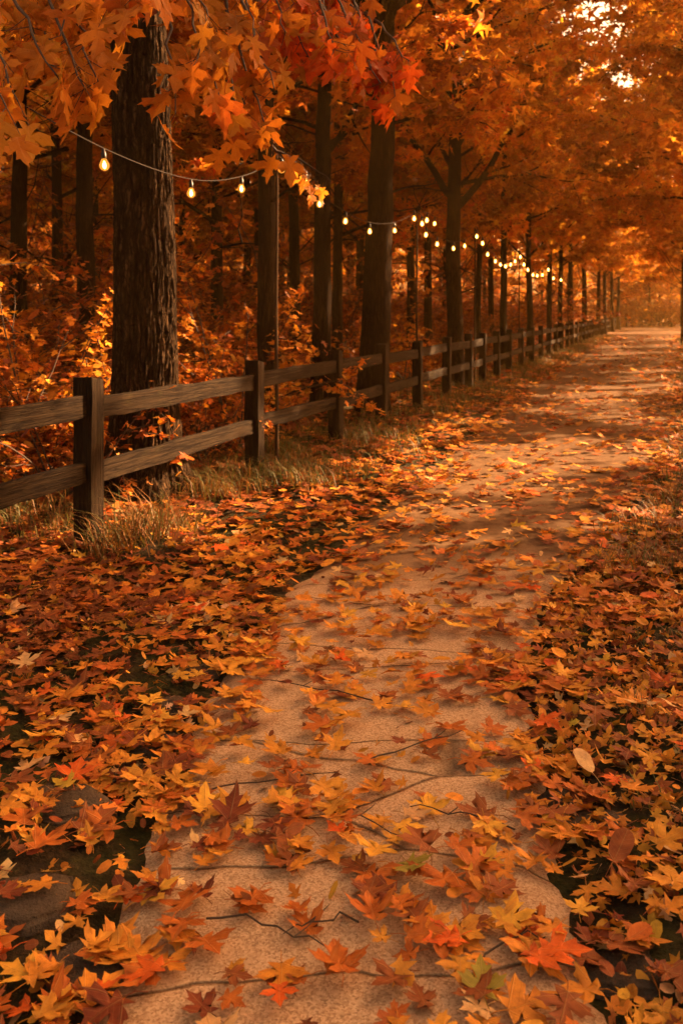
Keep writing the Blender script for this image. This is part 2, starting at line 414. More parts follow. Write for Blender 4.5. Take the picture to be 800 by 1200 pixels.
for y in ys:
    l, r = path_edges(y)
    l += 0.05 * round(2.2 * nz(y * 1.5, 3.3)) / 2.2 + 0.05 * nz(y * 5.5, 2.1) + 0.025 * nz(y * 17, 5.0); r += 0.05 * round(2.2 * nz(y * 1.4, 7.7)) / 2.2 + 0.05 * nz(y * 5.1, 1.1) + 0.025 * nz(y * 16, 9.0)
    for k in range(K):
        t = k / (K - 1); x = l + (r - l) * t
        e = min(t, 1 - t) * (r - l)
        z = 0.004 + 0.010 * nz(x * 1.5, y * 1.5) - (0.03 if k in (0, K - 1) else 0) + 0.006
        pv.append((x, y, z))
ii = (np.arange(len(ys) - 1)[:, None] * K + np.arange(K - 1)[None]).ravel()
tag(link('path', build('path', pv, [np.stack([ii, ii + 1, ii + K + 1, ii + K], 1)]), M['path']), kind='structure')

# ------------------------------------------------------------------ tubes and trees
def tube(acc, pts, rad, sides=6, ridge=0.0, seed=0, cap=False):
    pts = np.asarray(pts, float); rad = np.asarray(rad, float); n = len(pts)
    t = np.gradient(pts, axis=0); t /= np.linalg.norm(t, axis=1)[:, None] + 1e-9
    ref = np.where(np.abs(t[:, 2:3]) > 0.9, np.array([[1.0, 0, 0]]), np.array([[0, 0, 1.0]]))
    if abs(t[0, 2]) > 0.7: ref = np.tile([[1.0, 0, 0]], (n, 1))
    else: ref = np.tile([[0, 0, 1.0]], (n, 1))
    u = np.cross(t, ref); u /= np.linalg.norm(u, axis=1)[:, None] + 1e-9
    v = np.cross(t, u)
    a = np.linspace(0, 2 * np.pi, sides, endpoint=False)
    rr = rad[:, None] * np.ones((1, sides))
    if ridge:
        h = np.linspace(0, n * 0.3, n)[:, None]
        rr = rr * (1 + ridge * (np.sin(3 * a[None] + seed + 0.5 * h) + 0.6 * np.sin(5 * a[None] - seed + 0.9 * h)))
    V = pts[:, None] + rr[..., None] * (np.cos(a)[None, :, None] * u[:, None] + np.sin(a)[None, :, None] * v[:, None])
    i = np.arange(n - 1)[:, None] * sides; j = np.arange(sides)[None]; j2 = (j + 1) % sides
    q = np.stack([i + j, i + j2, i + sides + j2, i + sides + j], -1).reshape(-1, 4)
    acc.add(V, quads=q)
def wander(rs, p, d, L, n, up=0.0, jit=0.12):
    pts = [np.array(p, float)]; d = np.array(d, float); d /= np.linalg.norm(d)
    for _ in range(n):
        d = d + rs.normal(0, jit, 3) + (0, 0, up); d /= np.linalg.norm(d)
        pts.append(pts[-1] + d * L / n)
    return np.array(pts)
def make_tree(seed, H=13.0, r0=0.16, base=3.4, cr=3.2, nl=30, nleaf=14000, ls=0.2, pal=None, lean=(0, 0), temps=None, bias=None, sides=12, flare=0.35, forks=(), bare=6):
    rs = np.random.default_rng(seed)
    tr = Acc(); n = 34
    z = np.linspace(-0.15, H, n)
    wx = np.cumsum(rs.normal(0, 0.012 * r0 / 0.16, n)); wy = np.cumsum(rs.normal(0, 0.012, n))
    wx -= wx[1]; wy -= wy[1]
    px = wx + lean[0] * z; py = wy + lean[1] * z
    rad = r0 * (1 - np.clip(z, 0, H) / H * 0.86) + r0 * flare * np.exp(-np.clip(z, 0, 9) / 0.28)
    trunk = np.stack([px, py, z], 1)
    tube(tr, trunk, rad, sides, 0.03, seed)
    lp = []
    for k in range(nl):
        t = (k + rs.uniform(0, 1)) / nl
        h = base + (H - base - 0.3) * t ** 1.05
        az = k * 2.4 + rs.uniform(-0.5, 0.5)
        p = np.array([np.interp(h, z, px), np.interp(h, z, py), h])
        prof = (0.55 + 0.45 * math.sin(math.pi * min(1, t * 1.1 + 0.25))) * (1 - 0.55 * t)
        L = cr * prof * rs.uniform(0.8, 1.25)
        el = R(rs.uniform(18, 42) + 22 * t)
        d = np.array([math.cos(az) * math.cos(el), math.sin(az) * math.cos(el), math.sin(el)])
        if bias is not None: d[:2] += np.array(bias) * 0.4; L *= 1 + 0.35 * float(np.dot(d[:2], bias))
        pts = wander(rs, p, d, L, 7, -0.03, 0.10)
        rb = np.interp(h, z, rad) * rs.uniform(0.30, 0.48)
        tube(tr, pts, np.linspace(rb, 0.010, 8), 6)
        for q in range(6):
            f = rs.uniform(0.25, 0.98); a = pts[min(6, int(f * 7))] * (1 - (f * 7) % 1) + pts[min(7, int(f * 7) + 1)] * ((f * 7) % 1)
            dd = (pts[-1] - pts[0]) / L; side = np.cross(dd, (0, 0, 1)) * rs.choice([-1, 1]) * rs.uniform(0.5, 1.2)
            sp = wander(rs, a, dd + side + rs.normal(0, 0.2, 3), L * rs.uniform(0.28, 0.5), 4, -0.05, 0.16)
            tube(tr, sp, np.linspace(rb * 0.32 + 0.006, 0.004, 5), 4)
            lp.append(sp)
        lp.append(pts[3:])
    for h, az, el, L, rr in forks:
        p = np.array([np.interp(h, z, px), np.interp(h, z, py), h])
        pts = wander(rs, p, (math.cos(az) * math.cos(el), math.sin(az) * math.cos(el), math.sin(el)), L, 10, 0.02, 0.09)
        tube(tr, pts, np.linspace(rr, rr * 0.3, 11), 8); lp.append(pts[6:])
        for q in (3, 5, 7, 8):
            sp = wander(rs, pts[q], rs.normal(0, 0.7, 3) + (0, 0, 0.5), L * 0.35, 5, 0.0, 0.15); tube(tr, sp, np.linspace(rr * 0.4, 0.005, 6), 5); lp.append(sp)
    for q in range(bare):
        h = rs.uniform(1.8, base + 0.8); az = rs.uniform(0, 6.28); el = R(rs.uniform(5, 50))
        p = np.array([np.interp(h, z, px), np.interp(h, z, py), h])
        pts = wander(rs, p, (math.cos(az) * math.cos(el), math.sin(az) * math.cos(el), math.sin(el)), rs.uniform(0.7, 2.2), 7, 0.01, 0.2)
        tube(tr, pts, np.linspace(rs.uniform(0.012, 0.028), 0.003, 8), 5)
        for w_ in (3, 5):
            sp = wander(rs, pts[w_], rs.normal(0, 0.7, 3), 0.5, 4, 0.0, 0.2); tube(tr, sp, np.linspace(0.008, 0.002, 5), 4)
    lens = np.array([np.linalg.norm(s[-1] - s[0]) for s in lp]); w = (lens + 0.2) / (lens + 0.2).sum()
    which = rs.choice(len(lp), nleaf, p=w)
    cl = rs.uniform(0.6, 1.6, len(lp))
    pos = np.empty((nleaf, 3))
    for k in range(len(lp)):
        m = np.where(which == k)[0]
        if not len(m): continue
        s = lp[k]; f = rs.uniform(0.1, 1, len(m)) * (len(s) - 1); i = np.minimum(f.astype(int), len(s) - 2); g = (f - i)[:, None]
        pos[m] = s[i] * (1 - g) + s[i + 1] * g + rs.normal(0, 0.13, (len(m), 3)) * cl[k] * (1, 1, 0.7)
    pos[:, 2] -= 0.06
    acc = Acc()
    global rng
    keep = rng; rng = rs
    col, _, _ = palette(nleaf, pal or {'orange': 4, 'deep orange': 3, 'amber': 2, 'rust brown': 1, 'golden yellow': 1}, 0.16)
    tint = rs.normal(0, 0.28, len(lp))[which]; col = np.clip(col * np.exp(tint)[:, None], 0, 0.85)
    Rm = rotmats(rs.uniform(0, 6.28, nleaf), rs.normal(-0.6, 0.5, nleaf), rs.normal(0, 0.5, nleaf))
    put_leaves(acc, temps or T2, pos, Rm, ls * rs.uniform(0.7, 1.2, nleaf), col)
    rng = keep
    return tr.mesh('trunk'), acc.mesh('crown', False)
def plant(name, meshes, x, y, rz=0, s=1.0, mats=None, label=None, cat='tree', group=None, parts=('trunk', 'crown')):
    t = empty(name, (x, y, float(hgt(x, y)) - 0.02), rz, s); cat = cat or 'tree'
    mats = mats or (M['bark'], M['leaf_crown'])
    for nm, me, mt in zip(parts, meshes, mats): link(nm, me, mt, t)
    tag(t, label, cat, group)
    return t

GOLD = {'golden yellow': 5, 'amber': 6, 'orange': 3}
ORANGE = {'orange': 5, 'deep orange': 1.5, 'amber': 5, 'golden yellow': 1.5, 'rust brown': 0.6}
RUST = {'deep orange': 3, 'rust brown': 2, 'orange': 4, 'amber': 3}
FX = lambda px, d: (px - 400) / F_PX * d
# -- the big furrowed trunk beside the fence
def big_maple():
    d = 7.9; x0, y0 = FX(166, d), d
    root = empty('maple_tree', (x0, y0, 0)); tag(root, 'big maple with thick deeply furrowed trunk just behind the fence, orange leaves hanging forward', 'tree')
    SN, HN = 260, 760
    zz = np.linspace(-0.1, 5.2, HN); a = np.linspace(0, 2 * np.pi, SN, endpoint=False)
    A, Z = np.meshgrid(a, zz)
    Rr = 0.262 - 0.012 * Z + 0.15 * np.exp(-np.maximum(Z, 0) / 0.24) * (1 + 0.55 * np.sin(5 * A + 1)) + 0.012 * np.sin(3 * A + Z) + 0.05 * np.exp(-Z / 0.6)
    dis = np.empty_like(Rr)
    for i in range(HN):
        zi = zz[i]
        for j in range(SN):
            aj = a[j]; cx, cy = math.cos(aj), math.sin(aj)
            w = 0.35 * mnoise.noise(Vector((cx * 2, cy * 2, zi * 1.6)))
            p = Vector((cx * 6.6 + w, cy * 6.6 + w, zi * 2.8 + 0.8 * w))
            v = abs(mnoise.noise(p)) * 2.0
            v2 = abs(mnoise.noise(p * 2.3 + Vector((5, 3, 1)))) * 2
            v3 = mnoise.noise(Vector((cx * 7, cy * 7, zi * 13)))
            dis[i, j] = min(1, v * 2.4) * 0.026 + min(1, v2 * 1.8) * 0.010 + 0.007 * v3
    Rr = Rr + dis - 0.02
    cxs = 0.03 * np.sin(Z * 0.8) - 0.004 * Z
    V = np.stack([cxs + Rr * np.cos(A), Rr * np.sin(A), Z], -1).reshape(-1, 3)
    i = np.arange(HN - 1)[:, None] * SN; j = np.arange(SN)[None]; j2 = (j + 1) % SN
    acc = Acc(); acc.add(V, quads=np.stack([i + j, i + j2, i + SN + j2, i + SN + j], -1).reshape(-1, 4))
    link('trunk', acc.mesh('trunk'), M['bark_big'], root)
    tm, cm = make_tree(901, 13, 0.26, 5.6, 3.6, 28, 9000, 0.20, ORANGE, bias=(-0.1, 0.1))
    # upper trunk and limbs from the same growth, cut off below 5 m
    bm = bmesh.new(); bm.from_mesh(tm)
    bmesh.ops.delete(bm, geom=[v for v in bm.verts if v.co.z < 4.3 and v.co.xy.length < 0.6], context='VERTS'); bm.to_mesh(tm); bm.free()
    link('limb', tm, M['bark'], root)
    link('crown', cm, M['leaf_crown'], root)
    # low sprays that reach forward over the path edge
    def spray(twigs, pal, ls, name, seed, dens=1.0, off=0.05):
        global rng
        rs = np.random.default_rng(seed); keep = rng; rng = rs
        wood = Acc(); pos = []; yaw = []; pit = []; rol = []; sc = []
        for tw in twigs:
            pts = np.array([P(px, py, dd) for px, py, dd in tw])
            n = 12
            f = np.linspace(0, len(pts) - 1, n); idx = np.minimum(f.astype(int), len(pts) - 2); g = (f - idx)[:, None]
            fine = pts[idx] * (1 - g) + pts[idx + 1] * g + rs.normal(0, 0.008, (n, 3))
            tube(wood, fine - np.array([x0, y0, 0]), np.linspace(0.012, 0.003, n), 5)
            L = np.linalg.norm(np.diff(fine, axis=0), axis=1).sum()
            m = max(3, int(L / 0.055 * dens))
            for q in range(m):
                u = rs.uniform(0.08, 1) if q else 1.0
                k = min(n - 2, int(u * (n - 1))); gg = u * (n - 1) - k
                p = fine[k] * (1 - gg) + fine[k + 1] * gg
                o = rs.normal(0, off, 3); o[2] = -abs(o[2]) - 0.06
                pos.append(p + o); 
                # leaves hang: tip down and outwards, blade turned roughly towards the light
                yaw.append(math.atan2(o[0], -o[1]) + math.pi + rs.normal(0, 0.35)); pit.append(rs.normal(-1.15, 0.32)); rol.append(rs.normal(0, 0.35)); sc.append(ls * rs.uniform(0.65, 1.15))
                tube(wood, np.array([p, p + o * (0.6, 0.6, 0.5) + (0, 0, 0.015), p + o + (0, 0, 0.05)]) - np.array([x0, y0, 0]), [0.0022, 0.0018, 0.0014], 3)
        pos = np.array(pos); N_ = len(pos)
        col, _, _ = palette(N_, pal, 0.14)
        acc = Acc()
        # yaw so that the local +y (tip) axis, pitched down, leaves the blade facing the path
        yw = rs.normal(math.pi, 0.75, N_)
        put_leaves(acc, T0, pos - np.array([x0, y0, 0]), rotmats(yw, -np.pi + np.array(pit) * -1.0 * 0 - np.array([1.25 + rs.normal(0, 0.3) for _ in range(N_)]) + np.pi, rs.normal(0, 0.6, N_)), np.array(sc), col)
        rng = keep
        b = link('branch', wood.mesh('branch'), M['twig'], root)
        lf = link('leaf_spray', acc.mesh('leaf_spray', False), M['leaf_near'], root)
        if name: lf['label'] = name
    tl = []
    rs = random.Random(5)
    # left mass: twigs fan from above the frame
    for sx, sy, ex, ey, dd in [(-60, -60, 20, 118, 3.3), (-40, -50, 62, 85, 3.5), (0, -70, 100, 112, 3.6), (20, -60, 112, 95, 3.7), (-80, 10, 12, 130, 3.2), (60, -60, 75, 40, 3.8), (-60, -30, 10, 60, 3.9), (0, -40, 40, 40, 4.1),
                               (70, -60, 138, 0, 3.6), (40, -50, 110, 60, 4.2), (-30, 0, 70, 60, 4.4), (-80, 30, -8, 140, 3.7)]:
        tl.append([(sx, sy, dd + 0.9), ((sx + ex) / 2 + rs.uniform(-15, 15), (sy + ey) / 2 - 18, dd + 0.35), (ex, ey, dd)])
    spray(tl, {'orange': 5, 'amber': 6, 'golden yellow': 1}, 0.160, None, 31, 0.72)
    tl = []
    for sx, sy, ex, ey, dd in [(120, -70, 172, -8, 3.6), (190, -60, 208, 132, 3.9), (205, -50, 232, 70, 3.9), (210, -50, 255, 110, 4.0), (230, -40, 285, 130, 4.1), (255, -30, 318, 160, 4.2), (270, -50, 320, 105, 4.3),
                               (180, -60, 245, 20, 4.0), (240, -60, 300, 35, 4.4), (220, 20, 290, 165, 4.5), (260, 10, 300, 60, 4.6), (150, -70, 175, -20, 3.5), (290, -60, 335, 40, 4.6), (225, -20, 258, 60, 4.2), (240, 60, 322, 165, 4.4)]:
        tl.append([(sx, sy, dd + 0.9), ((sx + ex) / 2 + rs.uniform(-12, 12), (sy + ey) / 2 - 14, dd + 0.35), (ex, ey, dd)])
    spray(tl, {'orange': 7, 'deep orange': 1, 'amber': 4}, 0.150, None, 32, 0.7)
    tl = []
    for sx, sy, ex, ey, dd in [(330, -60, 392, 62, 4.7), (340, -50, 420, 80, 4.8), (370, -50, 445, 95, 4.9), (380, -40, 465, 112, 5.0), (350, -30, 400, 50, 5.2), (300, -50, 362, 70, 5.0), (390, 0, 478, 75, 5.0), (330, -60, 380, 20, 5.3), (400, 20, 462, 118, 5.1), (330, 0, 400, 70, 5.3),
                               (310, -60, 345, 5, 4.8), (300, 0, 350, 60, 5.2), (380, -50, 420, 20, 5.1), (345, -20, 390, 40, 4.9), (360, 20, 440, 85, 5.2)]:
        tl.append([(sx, sy, dd + 0.9), ((sx + ex) / 2 + rs.uniform(-12, 12), (sy + ey) / 2 - 12, dd + 0.3), (ex, ey, dd)])
    spray(tl, {'bright red orange': 7, 'orange': 2, 'deep orange': 2}, 0.155, 'vivid red-orange leaf spray', 33, 0.8)
    tl = [[(318, 175, 6.0), (345, 185, 6.0), (388, 212, 5.9)], [(330, 180, 6.2), (350, 200, 6.1), (366, 206, 6.0)]]
    spray(tl, {'amber': 5, 'orange': 4}, 0.10, None, 34, 0.9)
big_maple()

named = [  # px, depth, radius, height, crown base, lean, palette, label, photo-true
    (100, 12.2, 0.140, 12, 4.0, 0.002, ORANGE, 'slim dark tree close to the left of the big furrowed trunk, behind the leafy shrub'),
    (24, 14.5, 0.150, 13, 3.8, 0.0, ORANGE, 'leftmost slim trunk, standing in the woods by the left edge of the picture'),
    (315, 11.2, 0.130, 12, 4.0, 0.004, RUST, 'straight slim tree behind the second fence post, beside the first light pole'),
    (376, 14.2, 0.155, 13, 4.0, 0.006, ORANGE, 'dark medium trunk just left of the thick leaning tree, behind the third fence post'),
    (436, 14.0, 0.235, 15, 4.6, 0.026, ORANGE, 'thick dark tree leaning slightly right beside the fence, second thickest trunk'),
    (534, 19.0, 0.175, 15, 4.0, 0.0, GOLD, 'forking tree with dark trunk behind the fence, right of the second light pole'),
    (590, 26.0, 0.110, 13, 3.6, 0.0, GOLD, 'dark trunk behind the fence where the string lights sag lowest'),
    (620, 32.0, 0.120, 13, 3.8, 0.0, GOLD, 'slim tree behind the fence just right of the light string dip'),
    (643, 38.0, 0.120, 13, 3.8, 0.0, GOLD, 'slim distant tree in the row behind the fence under the last light pole'),
    (656, 43.0, 0.130, 13, 3.8, 0.0, GOLD, None), (669, 48.0, 0.14, 13, 3.8, 0.0, GOLD, None), (684, 53.0, 0.19, 14, 3.8, 0.0, GOLD, None),
    (700, 60.0, 0.14, 13, 3.8, 0.0, GOLD, None), (708, 66.0, 0.14, 13, 3.8, 0.0, GOLD, None), (717, 74.0, 0.15, 13, 3.8, 0.0, GOLD, None), (724, 84.0, 0.16, 13, 3.8, 0.0, GOLD, None),
]
protoG = [make_tree(301 + k, 13.5, 0.13, 3.4, 3.4, 30, 9500, 0.23, GOLD, sides=9) for k in range(2)]
protoO = [make_tree(311 + k, 12.5, 0.13, 3.0, 3.1, 28, 9000, 0.22, ORANGE if k else RUST, sides=9) for k in range(2)]
protoB = [make_tree(321 + k, 14.5, 0.17, 3.6, 4.4, 36, 14000, 0.22, GOLD, sides=10) for k in range(2)]
for k, (px, d, r, H, cb, ln, pal, lab) in enumerate(named):
    if k < 7:
        ms = make_tree(400 + k, H, r, cb, 3.2 if k != 4 else 4.2, 26, 9500, 0.20, pal, lean=(ln, 0), bias=(0.5, -0.1) if k > 3 else None,
                       forks={4: [(4.7, 0.1, R(42), 4.5, 0.10), (5.6, 2.9, R(50), 3.5, 0.09)], 5: [(3.6, 0.2, R(52), 3.6, 0.08), (3.8, 3.1, R(55), 3.4, 0.075), (4.9, 0.6, R(50), 3.0, 0.06)], 3: [(3.9, 0.3, R(55), 2.6, 0.05)]}.get(k, ()))
        plant('maple_tree', ms, FX(px, d), d, 0, 1.0, label=lab)
    else:
        plant('maple_tree', protoG[k % 2], FX(px, d), d, k * 1.3, r / 0.13 if r < 0.18 else 1.25, label=lab or 'slender golden tree in the far part of the row behind the fence', group=None if lab else 'distant trees lining the fence')
# woods to the left of the fence
cnt = 0
spots = [(255, 17.5), (212, 24), (70, 21), (345, 22), (395, 20.5), (482, 26), (500, 31), (560, 34), (575, 42), (140, 30), (290, 30), (20, 34), (420, 36), (455, 44), (520, 48), (330, 42), (230, 45), (110, 44)]
rs_ = random.Random(11)
while len(spots) < 60:
    d = rs_.uniform(20, 86); px = rs_.uniform(-90, 770 - 4142 / d - 30)
    x = FX(px, d)
    if all((FX(q[0], q[1]) - x) ** 2 + (q[1] - d) ** 2 > 2.6 ** 2 for q in spots): spots.append((px, d))
for x_, y_ in ((-6.5, 9), (-9, 5), (-11, 12), (-4.8, 5.2 + 6), (-8.5, 15)): spots.append((x_ / y_ * F_PX + 400, y_))
for k, (px, d) in enumerate(spots):
    pr = (protoO + protoG)[k % 4] if d < 40 else (protoG + protoO)[k % 3]
    plant('forest_tree', pr, FX(px, d), d, rs_.uniform(0, 6.3), rs_.uniform(0.8, 1.15), label='slender dark-barked tree deep in the woods left of the fence', group='trees deep in the woods left of the fence')
# right-hand row; unseen trees farther right are added to shade foreground and path
right = [(11.2, 4.6, 0), (12.5, 10.5, 1), (14.4, 7.4, 0), (16.8, 33.5, 0), (21.6, 47, 0), (27.4, 62, 0), (16.5, 12.6, 1), (17.8, 9.2, 0), (21.5, 14.5, 0), (8.5, -1.5, 1), (9.3, 19.4, 1), (9.9, 24.5, 1), (12.0, 29.5, 0), (13.9, 34.8, 1), (19.8, 52, 0), (17.4, 43.5, 1),
         (25.7, 66, 1), (22.8, 59, 0), (29.5, 79, 0), (32, 88, 1), (15.5, 24, 0), (19, 31, 1), (24, 43, 0), (28, 55, 1), (34, 70, 0), (38, 86, 1)]
right = [q for q in right if q[0] > 4]
for k, (x, y, v) in enumerate(right):
    plant('roadside_tree', protoB[v], x, y, rs_.uniform(0, 6.3), rs_.uniform(0.9, 1.1), label='spreading golden-leaved tree on the right side of the path', group='trees on the right side of the path')
plant('roadside_tree', protoG[1], FX(801, 44), 44, 1.0, 1.15, label='dark straight trunk at the right edge of the picture, right of the far path', cat='tree')

plant('roadside_tree', protoG[0], 10.2, 17.0, 2.0, 0.8, group='trees on the right side of the path')  # unseen tree, added so its crown shades the path in bands
plant('roadside_tree', protoB[1], 15.4, 41.5, 2.0, 1.35, group='trees on the right side of the path')
plant('roadside_tree', protoB[0], 12.1, 31.5, 4.0, 1.2, group='trees on the right side of the path')
FARSH = []
for k, (px, d, sc_) in enumerate([(716, 97, .9), (733, 103, 1.0), (748, 108, .8), (760, 102, 1.0), (772, 106, .9), (786, 101, 1.0), (798, 96, .9), (741, 112, 1.1), (766, 114, 1.1)]):
    plant('forest_tree', (protoO + protoG)[k % 4], FX(px, d), d, k * 2.0, sc_, label='hazy tree among those closing the far end of the path', group='trees closing the far end of the path')
for k in range(14):
    px = 722 + 6.2 * k; d = 101.5 + (k * 37 % 5); FARSH.append((FX(px, d), d, 1.5 + (k * 13 % 7) * 0.12))
# far wood closing the view
def far_wood():
    rs = np.random.default_rng(77); global rng
    acc = Acc(); n = 34000
    ang = rs.uniform(-0.9, 0.75, n); rad = rs.uniform(100, 132, n); z = rs.beta(1.1, 1.6, n) * 16
    x = np.sin(ang) * rad + 12; y = np.cos(ang) * rad
    clump = np.array([nz(a * 0.16, b * 0.16, c * 0.2) for a, b, c in zip(x, y, z)])
    m = (clump > -0.12) | (z < 7)
    x, y, z = x[m], y[m], z[m]; n = len(x)
    keep = rng; rng = rs
    col, _, _ = palette(n, RUST, 0.2); rng = keep
    put_leaves(acc, T2, np.stack([x, y, z], 1), rotmats(rs.uniform(0, 6.28, n), rs.normal(-0.5, 0.6, n), rs.normal(0, 0.6, n)), rs.uniform(0.5, 1.1, n), col)
    tag(link('woods', acc.mesh('woods', False), M['leaf_crown']), 'distant golden woods closing the end of the path', 'woods', kind='stuff')
far_wood()

# ------------------------------------------------------------------ shrubs and undergrowth
def make_shrub(seed, H, n_stem, nleaf, ls, spread, pal):
    rs = np.random.default_rng(seed); st = Acc(); segs = []
    for k in range(n_stem):
        az = rs.uniform(0, 6.28); el = R(rs.uniform(38, 82))
        d = (math.cos(az) * math.cos(el), math.sin(az) * math.cos(el), math.sin(el))
        p = wander(rs, (rs.normal(0, 0.12), rs.normal(0, 0.12), -0.05), d, H * rs.uniform(0.7, 1.2), 8, -0.06, 0.10)
        tube(st, p, np.linspace(0.013, 0.003, 9), 5); segs.append(p[2:])
        for q in range(6):
            i = rs.integers(2, 8); dd = rs.normal(0, 0.6, 3) + (p[8] - p[0]) / H * (spread, spread, 0.5)
            b = wander(rs, p[i], dd, H * rs.uniform(0.25, 0.5), 5, -0.06, 0.14)
            tube(st, b, np.linspace(0.007, 0.002, 6), 4); segs.append(b)
    which = rs.integers(0, len(segs), nleaf); pos = np.empty((nleaf, 3))
    for k in range(len(segs)):
        m = np.where(which == k)[0]; s = segs[k]
        f = rs.uniform(0.05, 1, len(m)) * (len(s) - 1); i = np.minimum(f.astype(int), len(s) - 2); g = (f - i)[:, None]
        pos[m] = s[i] * (1 - g) + s[i + 1] * g + rs.normal(0, 0.035, (len(m), 3))
    global rng
    keep = rng; rng = rs; col, _, _ = palette(nleaf, pal, 0.15)
    acc = Acc(); put_leaves(acc, T1, pos, rotmats(rs.uniform(0, 6.28, nleaf), rs.normal(-0.35, 0.4, nleaf), rs.normal(0, 0.4, nleaf)), ls * rs.uniform(0.6, 1.2, nleaf), col)
    rng = keep
    return st.mesh('stem'), acc.mesh('foliage', False)
USH = {'deep orange': 4, 'rust brown': 4, 'orange': 3, 'dark red brown': 2}
SP = [make_shrub(501, 1.5, 9, 1100, 0.085, 1.0, USH), make_shrub(502, 2.1, 8, 1400, 0.09, 1.0, ORANGE), make_shrub(503, 1.1, 10, 1000, 0.08, 1.2, USH),
      make_shrub(504, 3.0, 8, 1800, 0.10, 0.9, USH)]
smats = (M['twig'], M['leaf_shrub'])
def shrub(k, x, y, s, label, group=None, nm='shrub'):
    plant(nm, SP[k], x, y, rs_.uniform(0, 6.3), s, smats, label, 'shrub', group, ('stem', 'foliage'))
shrub(1, FX(30, 8.6), 8.6, 1.05, 'amber-leaved shrub arching up behind the fence at the left edge')
shrub(0, FX(72, 7.6), 7.6, 0.8, 'low orange shrub behind the rails left of the nearest post')
shrub(1, FX(262, 11.0), 11.0, 1.1, 'golden shrub with sprays reaching right, behind the fence beside the big trunk')
shrub(0, FX(236, 9.6), 9.6, 0.75, 'low orange shrub at the right foot of the big trunk')
shrub(1, FX(478, 19.6), 19.6, 1.15, 'bright golden shrub behind the fence near the second light pole')
for k in range(125):
    d = 7.5 + 50 * rs_.random() ** 1.5; off = rs_.uniform(1.35, 1.9 + 0.55 * d)
    x = d * 0.33636 - 3.7655 - off
    if math.hypot(x - FX(166, 7.9), d - 7.9) < 0.8 or x / d * F_PX + 400 < -90: continue
    kk = rs_.choice([0, 2, 3, 3] if off > 3.4 else [0, 2])
    shrub(kk, x, d, rs_.uniform(0.7, 1.15) * (1.35 if kk == 3 else 1), 'orange-leaved undergrowth shrub in the woods behind the fence', 'undergrowth shrubs behind the fence')
for k in range(70):
    d = rs_.uniform(24, 88); x = d * 0.33636 - 3.7655 - rs_.uniform(3.5, 4 + 0.3 * d)
    if x / d * F_PX + 400 > -60: shrub(3, x, d, rs_.uniform(1.2, 1.9), 'orange-leaved undergrowth shrub in the woods behind the fence', 'undergrowth shrubs behind the fence')
for k, (x, d, sc_) in enumerate(FARSH): shrub(3, x, d, sc_, 'dark bush closing the far end of the path', 'bushes closing the far end of the path')
for k in range(26):
    d = rs_.uniform(8, 70); l, r = path_edges(d)
    shrub(rs_.choice([0, 1, 2]), float(r) + rs_.uniform(1.6, 6) + d * 0.02, d, rs_.uniform(0.7, 1.1), 'orange-leaved shrub growing right of the path', 'shrubs right of the path')

# ------------------------------------------------------------------ fence
FDIR = math.atan2(1.0, 0.33636)           # heading of the fence line in plan
FX0 = -3.7655
def fpt(d): return Vector((0.33636 * d + FX0, d, 0))
def rough_box(lx, ly, lz, seg, seed, taper=0.0, chamf=0.012, amp=0.004, org=(0, 0, 0)):
    bm = bmesh.new(); bmesh.ops.create_cube(bm, size=1)
    for v in bm.verts: v.co = Vector((v.co.x * lx, v.co.y * ly, v.co.z * lz))
    bmesh.ops.bevel(bm, geom=bm.edges[:], offset=chamf, segments=2, affect='EDGES', profile=0.6)
    ax = max(range(3), key=lambda i: (lx, ly, lz)[i]); L = (lx, ly, lz)[ax]
    for k in range(1, seg):
        co = Vector((0, 0, 0)); co[ax] = -L / 2 + L * k / seg; no = Vector((0, 0, 0)); no[ax] = 1
        bmesh.ops.bisect_plane(bm, geom=bm.verts[:] + bm.edges[:] + bm.faces[:], plane_co=co, plane_no=no)
    for v in bm.verts:
        q = v.co * 3.0 + Vector((seed * 3.1, seed * 1.7, 0))
        w = v.co * 11.0 + Vector((seed, 0, seed))
        v.co += Vector((mnoise.noise(q), mnoise.noise(q + Vector((9, 9, 9))), mnoise.noise(q + Vector((4, 7, 1))))) * amp * 2 + Vector((mnoise.noise(w), mnoise.noise(w + Vector((3, 1, 2))), mnoise.noise(w + Vector((8, 2, 5))))) * amp
        v.co += Vector(org)
    me = bpy.data.meshes.new('m'); bm.to_mesh(me); bm.free()
    for p in me.polygons: p.use_smooth = True
    try: me.set_sharp_from_angle(angle=R(35))
    except Exception: pass
    return me
pd = [3.75, fence_d(104), fence_d(298), fence_d(393), fence_d(447), fence_d(489), fence_d(523), 18.4 + 1.0]
pd = [3.75, 6.22, 8.78, 10.99, 12.82, 14.74, 16.77, 18.75, 20.2, 22.0, 23.8, 25.9]
while pd[-1] < 88: pd.append(pd[-1] + 2.2)
fence = empty('wooden_fence', fpt(6.22)); fo = fpt(6.22)
tag(fence, 'weathered two-rail wooden fence running along the left of the path', 'fence')
